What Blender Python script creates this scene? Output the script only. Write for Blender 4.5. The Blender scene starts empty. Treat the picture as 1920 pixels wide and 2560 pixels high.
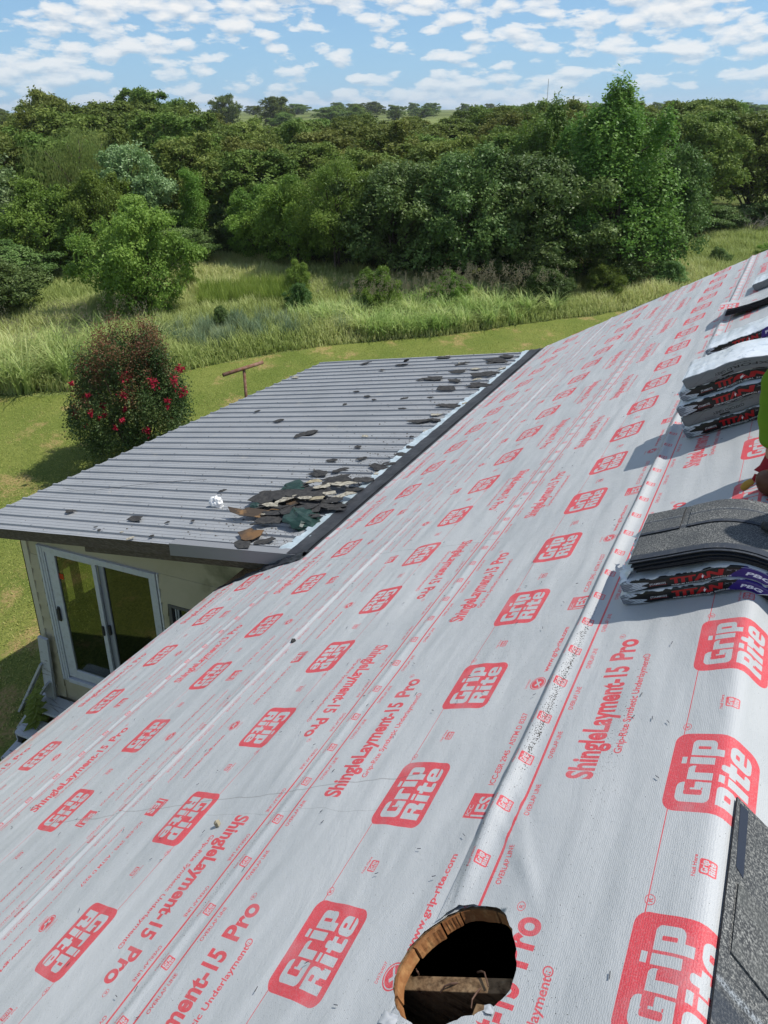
import bpy, bmesh, math, random
import numpy as np
from mathutils import Vector, Matrix
random.seed(7); rng = np.random.default_rng(7)
S = bpy.context.scene
C = S.collection
# ---------------------------------------------------------------- camera, sky, sun, exposure
cam = bpy.data.objects.new('camera', bpy.data.cameras.new('camera')); C.objects.link(cam)
f, th, ps, roll, px, py = 1588.1, 0.3138, 0.5834, -0.0076, 956.3, 788.2
fw = Vector((-math.sin(ps)*math.cos(th), math.cos(ps)*math.cos(th), -math.sin(th)))
rt = Vector((math.cos(ps), math.sin(ps), 0)); up = rt.cross(fw)
r2 = rt*math.cos(roll)+up*math.sin(roll); u2 = -rt*math.sin(roll)+up*math.cos(roll)
m3 = Matrix((r2, u2, -fw)).transposed()
cam.matrix_world = Matrix.Translation((-0.0722, 0, 1.5647)) @ m3.to_4x4()
cam.data.sensor_fit = 'HORIZONTAL'; cam.data.sensor_width = 36; cam.data.lens = f/1920*36
cam.data.shift_x = (960-px)/1920; cam.data.shift_y = (py-1280)/1920
cam.data.clip_start = 0.05; cam.data.clip_end = 5000
S.camera = cam
S.render.resolution_x = 768; S.render.resolution_y = 1024
S.view_settings.view_transform = 'Standard'; S.view_settings.look = 'None'
S.view_settings.exposure = 0.0; S.view_settings.gamma = 1
SUN = Vector((0.39, 0.40, 1.0)).normalized()      # towards the sun
W = bpy.data.worlds.new('World'); S.world = W; W.use_nodes = True
nt = W.node_tree; nt.nodes.clear()
def N(t, typ, **kw):
    n = t.nodes.new(typ)
    for k, v in kw.items():
        if k == 'inp':
            for a, b in v.items(): n.inputs[a].default_value = b
        else: setattr(n, k, v)
    return n
def math_(t, op, a, b=None, clamp=False):
    n = t.nodes.new('ShaderNodeMath'); n.operation = op; n.use_clamp = clamp
    for i, v in enumerate((a, b)):
        if v is None: continue
        if isinstance(v, (int, float)): n.inputs[i].default_value = v
        else: t.links.new(v, n.inputs[i])
    return n.outputs[0]
def ramp(t, fac, stops):
    n = t.nodes.new('ShaderNodeValToRGB'); e = n.color_ramp.elements
    while len(e) < len(stops): e.new(0.5)
    for i, (p_, c_) in enumerate(stops):
        e[i].position = p_; e[i].color = (c_, c_, c_, 1) if isinstance(c_, (int, float)) else (*c_, 1)
    t.links.new(fac, n.inputs[0]); return n.outputs[0]
def mixc(t, fac, a, b, mode='MIX'):
    n = t.nodes.new('ShaderNodeMix'); n.data_type = 'RGBA'; n.blend_type = mode
    for s, v in ((n.inputs[0], fac), (n.inputs[6], a), (n.inputs[7], b)):
        if isinstance(v, (int, float)): s.default_value = v
        elif isinstance(v, tuple): s.default_value = (*v, 1)
        else: t.links.new(v, s)
    return n.outputs[2]
SKY_STRENGTH, SUN_STRENGTH = 0.092, 5.0
sky = N(nt, 'ShaderNodeTexSky', sky_type='NISHITA', sun_disc=False)
sky.sun_elevation = math.asin(SUN.z); sky.sun_rotation = math.atan2(SUN.x, SUN.y)
sky.air_density = 1.0; sky.dust_density = 1.2; sky.ozone_density = 1.6; sky.altitude = 300
geo = N(nt, 'ShaderNodeTexCoord'); sep = N(nt, 'ShaderNodeSeparateXYZ'); nt.links.new(geo.outputs['Generated'], sep.inputs[0])
z = math_(nt, 'MAXIMUM', sep.outputs[2], 0.0)
az = math_(nt, 'ARCTAN2', sep.outputs[0], sep.outputs[1])
def cloud_noise(ka, kz, off, up):
    # small cumulus: wider than tall, sizes grow away from the horizon
    c = N(nt, 'ShaderNodeCombineXYZ'); nt.links.new(math_(nt, 'MULTIPLY', az, ka), c.inputs[0])
    nt.links.new(math_(nt, 'MULTIPLY', math_(nt, 'ADD', z, up), kz), c.inputs[1]); c.inputs[2].default_value = off
    n = N(nt, 'ShaderNodeTexNoise', inp={'Scale': 1.0, 'Detail': 6.0, 'Roughness': 0.60, 'Distortion': 0.2}); nt.links.new(c.outputs[0], n.inputs['Vector'])
    v = N(nt, 'ShaderNodeTexVoronoi', feature='F1', inp={'Scale': 1.25, 'Detail': 0.0}); nt.links.new(c.outputs[0], v.inputs['Vector'])
    return math_(nt, 'ADD', math_(nt, 'MULTIPLY', n.outputs[0], .78), math_(nt, 'MULTIPLY', math_(nt, 'SUBTRACT', .62, v.outputs['Distance']), .34))
wz = ramp(nt, z, [(0.10, 0.0), (0.26, 1.0)])
def both(up): return N_mix(wz, cloud_noise(19.0, 48.0, 2.3, up*.4), cloud_noise(4.6, 10.0, 7.7, up))
def N_mix(f_, a, b):
    n = nt.nodes.new('ShaderNodeMix'); n.data_type = 'FLOAT'; nt.links.new(f_, n.inputs[0]); nt.links.new(a, n.inputs[2]); nt.links.new(b, n.inputs[3]); return n.outputs[0]
cb = N(nt, 'ShaderNodeCombineXYZ', inp={2: 4.4}); nt.links.new(math_(nt, 'MULTIPLY', az, 2.6), cb.inputs[0]); nt.links.new(math_(nt, 'MULTIPLY', z, 9.0), cb.inputs[1])
nb_ = N(nt, 'ShaderNodeTexNoise', inp={'Scale': 1.0, 'Detail': 2.0}); nt.links.new(cb.outputs[0], nb_.inputs['Vector'])
grp = math_(nt, 'MULTIPLY', math_(nt, 'SUBTRACT', nb_.outputs[0], .5), .34)      # groups of cloud and clear gaps
n1 = math_(nt, 'ADD', both(0.0), grp); n2 = math_(nt, 'ADD', both(0.022), grp)
cover = ramp(nt, n1, [(0.385, 0.0), (0.45, 0.75), (0.56, 1.0)])
shade = math_(nt, 'SUBTRACT', n1, n2)
lit = ramp(nt, math_(nt, 'ADD', math_(nt, 'MULTIPLY', shade, 2.6), 0.55), [(0.15, (6.0, 6.9, 7.9)), (0.5, (8.6, 9.0, 9.4)), (0.8, (10.3, 10.3, 10.2))])
skyc = mixc(nt, 1.0, sky.outputs[0], (0.55, 0.94, 1.32), 'MULTIPLY')
hz = ramp(nt, z, [(0.0, 0.85), (0.12, 0.62), (0.28, 0.28), (0.6, 0.05)])      # pale humid air low over the horizon
skyc = mixc(nt, hz, skyc, (4.4, 7.0, 9.5))
cf = math_(nt, 'MULTIPLY', cover, ramp(nt, z, [(0.0, 0.45), (0.06, 0.75), (0.16, 1.0), (0.46, 1.0), (0.72, 0.35)]))
col = mixc(nt, cf, skyc, lit)
bg = N(nt, 'ShaderNodeBackground', inp={'Strength': SKY_STRENGTH}); nt.links.new(col, bg.inputs[0])
wo = N(nt, 'ShaderNodeOutputWorld'); nt.links.new(bg.outputs[0], wo.inputs[0])
sl = bpy.data.lights.new('sun', 'SUN'); sl.energy = SUN_STRENGTH; sl.angle = math.radians(0.53); sl.color = (1.0, 0.96, 0.89)
so = bpy.data.objects.new('sun', sl); C.objects.link(so); so.location = (20, 30, 60)
so.rotation_euler = (-SUN).to_track_quat('-Z', 'Y').to_euler()

# ---------------------------------------------------------------- helpers
def tag(o, label=None, cat=None, group=None, kind=None):
    if label: o['label'] = label
    if cat: o['category'] = cat
    if group: o['group'] = group
    if kind: o['kind'] = kind
    return o
def empty(name, loc=(0, 0, 0), label=None, cat=None, group=None, rz=0, sc=(1, 1, 1)):
    o = bpy.data.objects.new(name, None); C.objects.link(o); o.location = loc; o.rotation_euler = (0, 0, rz); o.scale = sc
    o.empty_display_size = 0.1
    return tag(o, label, cat, group)
def link(name, me, parent=None, local=False):
    o = bpy.data.objects.new(name, me); C.objects.link(o)
    if parent is not None:
        o.parent = parent
        if not local:
            bw = Matrix.LocRotScale(parent.location, parent.rotation_euler, parent.scale)
            if parent.parent is not None:
                q = parent.parent; bw = Matrix.LocRotScale(q.location, q.rotation_euler, q.scale) @ parent.matrix_parent_inverse @ bw
            o.matrix_parent_inverse = bw.inverted()
    return o
def npmesh(name, V, F, mats=(), uv=None, midx=None, attrs=None, smooth=False):
    V = np.asarray(V, dtype=np.float32); F = np.asarray(F, dtype=np.int32); k = F.shape[1]
    me = bpy.data.meshes.new(name); me.vertices.add(len(V)); me.vertices.foreach_set('co', V.ravel())
    me.loops.add(F.size); me.loops.foreach_set('vertex_index', F.ravel())
    me.polygons.add(len(F)); me.polygons.foreach_set('loop_start', np.arange(0, F.size, k, dtype=np.int32))
    me.polygons.foreach_set('loop_total', np.full(len(F), k, dtype=np.int32))
    if midx is not None: me.polygons.foreach_set('material_index', np.asarray(midx, dtype=np.int32))
    me.polygons.foreach_set('use_smooth', np.full(len(F), smooth))
    me.update(calc_edges=True)
    if uv is not None:
        l = me.uv_layers.new(name='UVMap'); l.data.foreach_set('uv', np.asarray(uv, dtype=np.float32)[F.ravel()].ravel())
    for a, arr in (attrs or {}).items():
        at = me.attributes.new(a, 'FLOAT', 'POINT'); at.data.foreach_set('value', np.asarray(arr, dtype=np.float32))
    for m in mats: me.materials.append(m)
    return me
def poly_mesh(name, V, F, mats=(), smooth=False, midx=None):
    me = bpy.data.meshes.new(name); me.from_pydata([tuple(v) for v in V], [], [tuple(q) for q in F])
    for m in mats: me.materials.append(m)
    if smooth: me.polygons.foreach_set('use_smooth', np.full(len(me.polygons), True))
    if midx: me.polygons.foreach_set('material_index', np.asarray(midx, dtype=np.int32))
    me.update(); return me
class MB:
    def __init__(s): s.V = []; s.F = []
    def quad8(s, P):        # P: 8 points, bottom 4 (ccw) then top 4
        b = len(s.V); s.V += [tuple(q) for q in P]
        s.F += [(b+3, b+2, b+1, b), (b+4, b+5, b+6, b+7)] + [(b+i, b+(i+1) % 4, b+4+(i+1) % 4, b+4+i) for i in range(4)]
        return s
    def box(s, x0, x1, y0, y1, z0, z1):
        return s.quad8([(x0, y0, z0), (x1, y0, z0), (x1, y1, z0), (x0, y1, z0), (x0, y0, z1), (x1, y0, z1), (x1, y1, z1), (x0, y1, z1)])
    def fbox(s, fn, a0, a1, b0, b1, c0, c1):     # box in a mapped (left-handed) frame fn(a,b,c)
        n0 = len(s.F); s.quad8([fn(*q) for q in [(a0, b0, c0), (a1, b0, c0), (a1, b1, c0), (a0, b1, c0), (a0, b0, c1), (a1, b0, c1), (a1, b1, c1), (a0, b1, c1)]])
        s.F[n0:] = [q[::-1] for q in s.F[n0:]]; return s
    def tube(s, pts, rad, n=8):
        pts = [Vector(q) for q in pts]; b0 = len(s.V)
        for i, q in enumerate(pts):
            t = (pts[min(i+1, len(pts)-1)]-pts[max(i-1, 0)]).normalized()
            a = t.cross(Vector((0.13, 0.31, 1.0))); a = a.normalized() if a.length > .05 else t.cross(Vector((1, 0, 0))).normalized()
            b = t.cross(a); r = rad[i] if isinstance(rad, (list, tuple)) else rad
            for k in range(n):
                w = 2*math.pi*k/n; s.V.append(tuple(q+a*math.cos(w)*r+b*math.sin(w)*r))
        for i in range(len(pts)-1):
            for k in range(n):
                s.F.append((b0+i*n+k, b0+i*n+(k+1) % n, b0+(i+1)*n+(k+1) % n, b0+(i+1)*n+k))
        s.F.append(tuple(b0+k for k in reversed(range(n)))); s.F.append(tuple(b0+(len(pts)-1)*n+k for k in range(n)))
        return s
    def build(s, name, mat, parent=None, smooth=False, bevel=0):
        me = poly_mesh(name, s.V, s.F, [mat] if mat else [], smooth)
        o = link(name, me, parent)
        if bevel:
            b = o.modifiers.new('bevel', 'BEVEL'); b.width = bevel; b.segments = 2; b.limit_method = 'ANGLE'
        return o
def snoise(x, y, seed=0, octs=3, base=1.0):
    r = np.random.default_rng(seed); out = np.zeros(np.broadcast(x, y).shape); amp = 1.0
    for o in range(octs):
        for k in range(4):
            a = r.uniform(0, 2*math.pi); fr = base*(2**o)*r.uniform(.7, 1.3)
            out = out + amp*np.sin(fr*(x*math.cos(a)+y*math.sin(a))*2*math.pi+r.uniform(0, 6.28))/4
        amp *= .5
    return out

# ---------------------------------------------------------------- materials
def mat(name, col, rough=0.75, spec=0.3, var=None, bump=None, metal=0.0, speck=None, transl=0.0, coord='Object'):
    """var=(scale, other colour, lo, hi)  bump=(scale, strength, distance)  speck=(scale, colour, threshold)"""
    m = bpy.data.materials.new(name); m.use_nodes = True; t = m.node_tree; b = t.nodes['Principled BSDF']
    b.inputs['Roughness'].default_value = rough; b.inputs['Specular IOR Level'].default_value = spec; b.inputs['Metallic'].default_value = metal
    tc = N(t, 'ShaderNodeTexCoord'); src = tc.outputs[coord]; c = col
    for v in (var if isinstance(var, list) else [var] if var else []):
        n = N(t, 'ShaderNodeTexNoise', inp={'Scale': v[0], 'Detail': 5.0, 'Roughness': 0.6}); 
        if len(v) > 4:
            mp = N(t, 'ShaderNodeMapping'); mp.inputs['Scale'].default_value = v[4]; t.links.new(src, mp.inputs[0]); t.links.new(mp.outputs[0], n.inputs['Vector'])
        else: t.links.new(src, n.inputs['Vector'])
        c = mixc(t, ramp(t, n.outputs[0], [(v[2], 0.0), (v[3], 1.0)]), c, v[1])
    if speck:
        n = N(t, 'ShaderNodeTexNoise', inp={'Scale': speck[0], 'Detail': 2.0}); t.links.new(src, n.inputs['Vector'])
        c = mixc(t, ramp(t, n.outputs[0], [(speck[2], 0.0), (speck[2]+.04, 1.0)]), c, speck[1])
    if isinstance(c, tuple): b.inputs['Base Color'].default_value = (*c, 1)
    else: t.links.new(c, b.inputs['Base Color'])
    if bump:
        n = N(t, 'ShaderNodeTexNoise', inp={'Scale': bump[0], 'Detail': 4.0}); t.links.new(src, n.inputs['Vector'])
        bp = N(t, 'ShaderNodeBump', inp={'Strength': bump[1], 'Distance': bump[2]}); t.links.new(n.outputs[0], bp.inputs['Height']); t.links.new(bp.outputs[0], b.inputs['Normal'])
    if transl:
        tr = N(t, 'ShaderNodeBsdfTranslucent'); mx = N(t, 'ShaderNodeMixShader', inp={0: transl})
        if isinstance(c, tuple): tr.inputs[0].default_value = (*c, 1)
        else: t.links.new(c, tr.inputs[0])
        t.links.new(b.outputs[0], mx.inputs[1]); t.links.new(tr.outputs[0], mx.inputs[2])
        t.links.new(mx.outputs[0], t.nodes['Material Output'].inputs[0])
    return m

# ---------------------------------------------------------------- print rasteriser (writes lettering into generated images)
_tc = {}
def text_tris(s, off=0.0, res=3):
    k = (s, off, res)
    if k in _tc: return _tc[k]
    cu = bpy.data.curves.new('t', 'FONT'); cu.body = s; cu.offset = off; cu.resolution_u = res; cu.fill_mode = 'FRONT'
    o = bpy.data.objects.new('t', cu); C.objects.link(o)
    dg = bpy.context.evaluated_depsgraph_get(); ev = o.evaluated_get(dg); me = ev.to_mesh(); me.calc_loop_triangles()
    co = np.array([v.co[:2] for v in me.vertices]); tr = np.array([t.vertices[:] for t in me.loop_triangles])
    T = co[tr]; ev.to_mesh_clear(); bpy.data.objects.remove(o); bpy.data.curves.remove(cu)
    _tc[k] = T; return T
class Canvas:
    """image-space painter; X to the right, Y up, metres"""
    def __init__(s, w, h, Wm, Hm, ch=1, wrap=False, bg=0.0):
        s.a = np.zeros((h, w, ch), np.float32)+np.array(bg, np.float32); s.w = w; s.h = h; s.Wm = Wm; s.Hm = Hm; s.wrap = wrap
    def tris(s, T, val):
        kx = s.w/s.Wm; ky = s.h/s.Hm
        for t in T:
            x = t[:, 0]*kx-.5; y = t[:, 1]*ky-.5
            x0, x1 = int(math.floor(x.min())), int(math.ceil(x.max())); y0, y1 = max(0, int(math.floor(y.min()))), min(s.h-1, int(math.ceil(y.max())))
            if y1 < y0 or x1 < x0: continue
            if not s.wrap:
                x0 = max(0, x0); x1 = min(s.w-1, x1)
                if x1 < x0: continue
            X, Y = np.meshgrid(np.arange(x0, x1+1), np.arange(y0, y1+1))
            d = (y[1]-y[2])*(x[0]-x[2])+(x[2]-x[1])*(y[0]-y[2])
            if abs(d) < 1e-9: continue
            a = ((y[1]-y[2])*(X-x[2])+(x[2]-x[1])*(Y-y[2]))/d; b = ((y[2]-y[0])*(X-x[2])+(x[0]-x[2])*(Y-y[2]))/d
            m = (a >= -1e-3) & (b >= -1e-3) & (a+b <= 1.001)
            if m.any(): s.a[Y[m], X[m] % s.w] = val
    def text(s, txt, x, y, length, cap, val, off=0.0, flip=1, slant=0.0, res=3):
        T = text_tris(txt, off, res).copy(); H = text_tris('H', off, 2); ch = H[..., 1].max()
        mn = T[..., 0].min(); mx = T[..., 0].max()
        T[..., 0] = (T[..., 0]-mn)/(mx-mn)*length; T[..., 1] *= cap/ch
        T[..., 0] += slant*T[..., 1]
        if flip == -1: T[..., 1] *= -1
        if flip == -2: T *= -1; T[..., 0] += length
        T[..., 0] += x; T[..., 1] += y; s.tris(T, val)
    def grid(s, x0, x1, y0, y1):
        kx = s.w/s.Wm; ky = s.h/s.Hm
        X, Y = np.meshgrid(np.arange(int(x0*kx)-1, int(x1*kx)+2), np.arange(max(0, int(y0*ky)-1), min(s.h, int(y1*ky)+2)))
        return X, Y, (X+.5)/kx, (Y+.5)/ky
    def put(s, X, Y, m, val):
        if not s.wrap: m = m & (X >= 0) & (X < s.w)
        s.a[Y[m], X[m] % s.w] = val
    def rr(s, x0, y0, x1, y1, r, val, slant=0.0):
        X, Y, x, y = s.grid(x0-abs(slant)*(y1-y0), x1+abs(slant)*(y1-y0), y0, y1); x = x-slant*(y-y0)
        r = min(r, (x1-x0)/2, (y1-y0)/2)
        dx = np.maximum(np.abs(x-(x0+x1)/2)-(x1-x0)/2+r, 0); dy = np.maximum(np.abs(y-(y0+y1)/2)-(y1-y0)/2+r, 0)
        s.put(X, Y, dx*dx+dy*dy <= r*r+1e-12, val)
    def ring(s, cx, cy, r0, r1, val):
        X, Y, x, y = s.grid(cx-r1, cx+r1, cy-r1, cy+r1); d = np.hypot(x-cx, y-cy); s.put(X, Y, (d <= r1) & (d >= r0), val)
    def poly(s, P, val):
        P = np.array(P, float); s.tris([np.array([P[0], P[i], P[i+1]]) for i in range(1, len(P)-1)], val)
    def image(s, name, color=True):
        im = bpy.data.images.new(name, s.w, s.h, alpha=False, float_buffer=False)
        im.colorspace_settings.name = 'sRGB' if color else 'Non-Color'
        a = np.ones((s.h, s.w, 4), np.float32); a[..., :3] = s.a if s.a.shape[2] == 3 else s.a
        im.pixels.foreach_set(a.ravel()); im.update(); im.pack(); return im
# ================================================================ underlayment print (one repeat of the roll)
PER, ROLL = 0.957, 1.2192
cv = Canvas(2000, 2548, PER, ROLL, 1, wrap=True)
def logo(x0, t0, w, h, small=False):
    """red rounded box with the two words knocked out; x along the roll, t across (letters stand towards lower t)"""
    cv.rr(x0, t0, x0+w, t0+h, .13*w, 1)
    def R(a, b, c, d, r, v): # fractions of the box, origin at the top left of the logo as read (y down = +t)
        cv.rr(x0+a*w, t0+b*h, x0+c*w, t0+d*h, r*w, v)
    # Grip
    R(.11, .13, .35, .52, .07, 0); R(.20, .22, .262, .43, .02, 1); R(.262, .22, .36, .29, .0, 1); R(.262, .355, .30, .43, .0, 1); R(.262, .34, .36, .415, 0, 0); R(.29, .415, .355, .52, 0, 0); R(.285, .29, .36, .335, 0, 1)
    R(.385, .23, .475, .52, .0, 0); R(.44, .23, .56, .36, .05, 0); R(.475, .31, .56, .37, .02, 1); R(.475, .31, .53, .34, 0, 1)
    R(.585, .23, .675, .52, 0, 0); R(.585, .13, .675, .19, 0, 0)
    R(.70, .23, .79, .60, 0, 0); R(.70, .23, .91, .52, .06, 0); R(.785, .30, .825, .45, .01, 1)
    # Rite
    R(.11, .58, .20, .90, 0, 0); R(.11, .58, .34, .765, .055, 0); R(.11, .58, .24, .70, 0, 0); R(.20, .645, .262, .705, .01, 1); R(.235, .74, .325, .80, 0, 0); R(.262, .775, .355, .90, .01, 0); R(.20, .79, .258, .91, 0, 1); R(.335, .745, .37, .785, 0, 1)
    R(.385, .66, .475, .90, 0, 0); R(.385, .58, .475, .63, 0, 0)
    R(.53, .59, .61, .90, .03, 0); R(.495, .66, .665, .73, 0, 0); R(.56, .83, .67, .90, .02, 0)
    R(.69, .65, .90, .90, .07, 0); R(.765, .70, .82, .745, .01, 1); R(.765, .80, .92, .835, .0, 1)
def reg(x, t, r):
    cv.ring(x, t, r*.84, r, 1); cv.text('R', x-r*.38, t+r*.5, r*.76, r, 1, .03, -1)
for k in range(2):
    x = -.074+k*PER/2
    cv.rr(0 if k else 0, .5185, PER, .5215, 0, 1)
    logo(x+.001, .502, .236, .218); reg(x+.262, .525, .012)
    # small nailing mark between the logos
    cv.text('Nail Here', x+.326, .612, .05, .009, 1, .02, -1); logo(x+.335, .618, .034, .03)
cv.rr(0, .1005, PER, .109, 0, 1); cv.rr(0, 1.113, PER, 1.1155, 0, 1)
for k in range(5): cv.text('OVERLAP LINE', -.319+k*PER/5, .139, .102, .0165, 1, .02, -1)
for k in range(5): cv.text('OVERLAP LINE', -.25+k*PER/5, 1.104, .102, .0145, 1, .015, -1)
for k in range(6):
    x = -.29+k*PER/6
    cv.text('Nail Here', x-.006, .033, .05, .010, 1, .02, -1); logo(x+.005, .042, .034, .036)
    cv.text('Nail Here', x-.006, 1.158, .05, .010, 1, .02, -1); logo(x+.005, 1.165, .034, .036)
cv.text('ShingleLayment-15', 0, .287, .445, .082, 1, .035, -1, slant=.0, res=5); cv.text('Pro', .475, .287, .105, .082, 1, .035, -1, res=5); reg(.598, .222, .011)
cv.text('Grip-Rite Synthetic Underlayment®', .09, .352, .405, .0235, 1, .022, -1)
# certification row
cv.rr(-.018, .862, .066, .945, 0, 1)
cv.text('ICC', -.010, .882, .035, .014, 0, .01, -1); cv.text('ES', .004, .940, .052, .046, 0, .03, -1); cv.rr(-.012, .888, -.006, .94, 0, 0)
cv.text('ICC-ESR 2945 - ASTM D 8257', .096, .918, .285, .021, 1, .022, -1)
cv.ring(.52, .897, .0, .031, 1); cv.ring(.52, .897, .0, .0275, 0); cv.ring(.52, .897, 0, .025, 1)
cv.poly([(.498, .912), (.506, .912), (.542, .886), (.534, .884)], 0); cv.poly([(.506, .892), (.512, .886), (.53, .905), (.524, .912)], 0)
cv.text('Intertek', .503, .939, .036, .009, 1, .01, -1)
cv.text('D95769037', .496, .859, .048, .009, 1, .01, -1)
cv.text('www.grip-rite.com', .578, .914, .25, .022, 1, .03, -1)
cv.text('CAUTION: MOISTURE, FROST, DUST AND DEBRIS MAY CAUSE SURFACE TO BECOME SLIPPERY', .13, 1.016, .73, .012, 1, .02, -1, res=2)
img_print = cv.image('roll_print', False)

def underlay_mat():
    m = bpy.data.materials.new('underlayment'); m.use_nodes = True; t = m.node_tree; b = t.nodes['Principled BSDF']
    tc = N(t, 'ShaderNodeTexCoord'); im = N(t, 'ShaderNodeTexImage', image=img_print, extension='REPEAT', interpolation='Cubic'); t.links.new(tc.outputs['UV'], im.inputs[0])
    ob = tc.outputs['Object']
    n = N(t, 'ShaderNodeTexNoise', inp={'Scale': 1.4, 'Detail': 6.0, 'Roughness': .6}); t.links.new(ob, n.inputs['Vector'])
    base = mixc(t, ramp(t, n.outputs[0], [(.35, 0), (.7, 1)]), (.39, .405, .41), (.455, .465, .465))
    n3 = N(t, 'ShaderNodeTexNoise', inp={'Scale': 320.0, 'Detail': 2.0}); t.links.new(ob, n3.inputs['Vector'])
    wear = ramp(t, n3.outputs[0], [(.3, .80), (.55, 1.0)])
    n4 = N(t, 'ShaderNodeTexNoise', inp={'Scale': 9.0, 'Detail': 5.0}); t.links.new(ob, n4.inputs['Vector'])
    fac = math_(t, 'MULTIPLY', math_(t, 'MULTIPLY', im.outputs[0], wear), ramp(t, n4.outputs[0], [(.25, .72), (.5, .94)]))
    c = mixc(t, fac, base, (.58, .040, .055))
    # grit and dirt
    at = N(t, 'ShaderNodeAttribute', attribute_name='dirt')
    sp = N(t, 'ShaderNodeTexNoise', inp={'Scale': 260.0, 'Detail': 1.0}); t.links.new(ob, sp.inputs['Vector'])
    thr = math_(t, 'SUBTRACT', .755, math_(t, 'MULTIPLY', at.outputs['Fac'], .33))
    spk = math_(t, 'MULTIPLY', math_(t, 'SUBTRACT', sp.outputs[0], thr), 30.0, clamp=True)
    c = mixc(t, spk, c, (.05, .045, .04))
    st = N(t, 'ShaderNodeAttribute', attribute_name='stain')
    sn = N(t, 'ShaderNodeTexNoise', inp={'Scale': 7.0, 'Detail': 6.0}); t.links.new(ob, sn.inputs['Vector'])
    c = mixc(t, math_(t, 'MULTIPLY', st.outputs['Fac'], ramp(t, sn.outputs[0], [(.4, 0), (.62, .8)])), c, (.34, .17, .06))
    # thin scuff line wandering across the sheets (dragged line, not a shadow)
    sx = N(t, 'ShaderNodeSeparateXYZ'); t.links.new(ob, sx.inputs[0])
    def scuff(c, x0, y0, x1, y1, w, amt):
        k_ = (y1-y0)/(x1-x0); nw = N(t, 'ShaderNodeTexNoise', inp={'Scale': 4.0, 'Detail': 3.0}); t.links.new(ob, nw.inputs['Vector'])
        d = math_(t, 'SUBTRACT', sx.outputs[1], math_(t, 'ADD', math_(t, 'MULTIPLY', sx.outputs[0], k_), y0-k_*x0)); d = math_(t, 'ABSOLUTE', math_(t, 'ADD', d, math_(t, 'MULTIPLY', math_(t, 'SUBTRACT', nw.outputs[0], .5), .05)))
        m_ = math_(t, 'MULTIPLY', math_(t, 'LESS_THAN', d, w), math_(t, 'MULTIPLY', math_(t, 'GREATER_THAN', sx.outputs[0], min(x0, x1)), math_(t, 'LESS_THAN', sx.outputs[0], max(x0, x1))))
        return mixc(t, math_(t, 'MULTIPLY', m_, amt), c, (.13, .12, .11))
    c = scuff(c, -2.75, .93, -.80, 1.355, .0016, .55); c = scuff(c, -1.66, 1.10, -.80, 1.22, .001, .3); c = scuff(c, -2.54, 6.35, -1.8, 5.9, .004, .6); c = scuff(c, -3.25, 3.36, -1.2, 2.95, .0018, .45); c = scuff(c, -2.9, 4.9, -1.0, 4.5, .0018, .35)
    t.links.new(c, b.inputs['Base Color']); b.inputs['Roughness'].default_value = .52; b.inputs['Specular IOR Level'].default_value = .3
    # woven ribs running along the roll
    wv = N(t, 'ShaderNodeTexWave', wave_type='BANDS', bands_direction='Y', inp={'Scale': 60.0, 'Distortion': 6.0, 'Detail': 3.0, 'Detail Scale': 3.0})
    mp = N(t, 'ShaderNodeMapping'); mp.inputs['Scale'].default_value = (1.0, 1.25, 1.0); t.links.new(tc.outputs['UV'], mp.inputs[0]); t.links.new(mp.outputs[0], wv.inputs['Vector'])
    n5 = N(t, 'ShaderNodeTexNoise', inp={'Scale': 24.0, 'Detail': 5.0, 'Roughness': .65}); t.links.new(ob, n5.inputs['Vector'])
    h = math_(t, 'ADD', math_(t, 'MULTIPLY', wv.outputs[0], .16), n5.outputs[0])
    n6 = N(t, 'ShaderNodeTexNoise', inp={'Scale': 3.2, 'Detail': 5.0, 'Roughness': .55, 'Distortion': .8}); mp6 = N(t, 'ShaderNodeMapping'); mp6.inputs['Scale'].default_value = (1.6, .55, 1.6); t.links.new(ob, mp6.inputs[0]); t.links.new(mp6.outputs[0], n6.inputs['Vector'])
    b6 = N(t, 'ShaderNodeBump', inp={'Strength': .6, 'Distance': .010}); t.links.new(n6.outputs[0], b6.inputs['Height'])
    bp = N(t, 'ShaderNodeBump', inp={'Strength': .55, 'Distance': .0035}); t.links.new(h, bp.inputs['Height']); t.links.new(b6.outputs[0], bp.inputs['Normal']); t.links.new(bp.outputs[0], b.inputs['Normal'])
    return m
M_UND = underlay_mat()
M_BLACK = mat('black_membrane', (.022, .023, .027), .5, .4, var=(6, (.045, .047, .052), .4, .7), bump=(18, .5, .01))
M_FLASH = mat('galvanised_flashing', (.36, .43, .46), .38, .5, var=(9, (.52, .60, .63), .4, .65), metal=.25, bump=(20, .4, .01))
M_WOODCUT = mat('cut_pine', (.27, .12, .045), .8, .2, var=[(1.5, (.16, .06, .02), .45, .7, (1, 1, 14)), (40, (.40, .22, .09), .5, .75)], bump=(60, .6, .004))
M_RAFT = mat('old_rafter', (.22, .14, .075), .85, .2, var=[(3.0, (.07, .04, .02), .42, .62, (1.5, 22, 22)), (60, (.30, .21, .12), .5, .8)], bump=(45, .7, .004))
M_NAIL = mat('rusty_nail', (.12, .07, .05), .6, .4, metal=.5)
M_WALL = mat('cream_siding', (.44, .40, .285), .55, .35, var=[(2.2, (.36, .33, .22), .45, .75), (1.1, (.17, .17, .11), .60, .72)], bump=(120, .15, .002))
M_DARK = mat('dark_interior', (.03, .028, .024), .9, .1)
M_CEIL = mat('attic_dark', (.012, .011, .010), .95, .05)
M_WHITE = mat('white_trim', (.66, .67, .68), .45, .4, var=(14, (.50, .51, .52), .5, .8))

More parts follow.
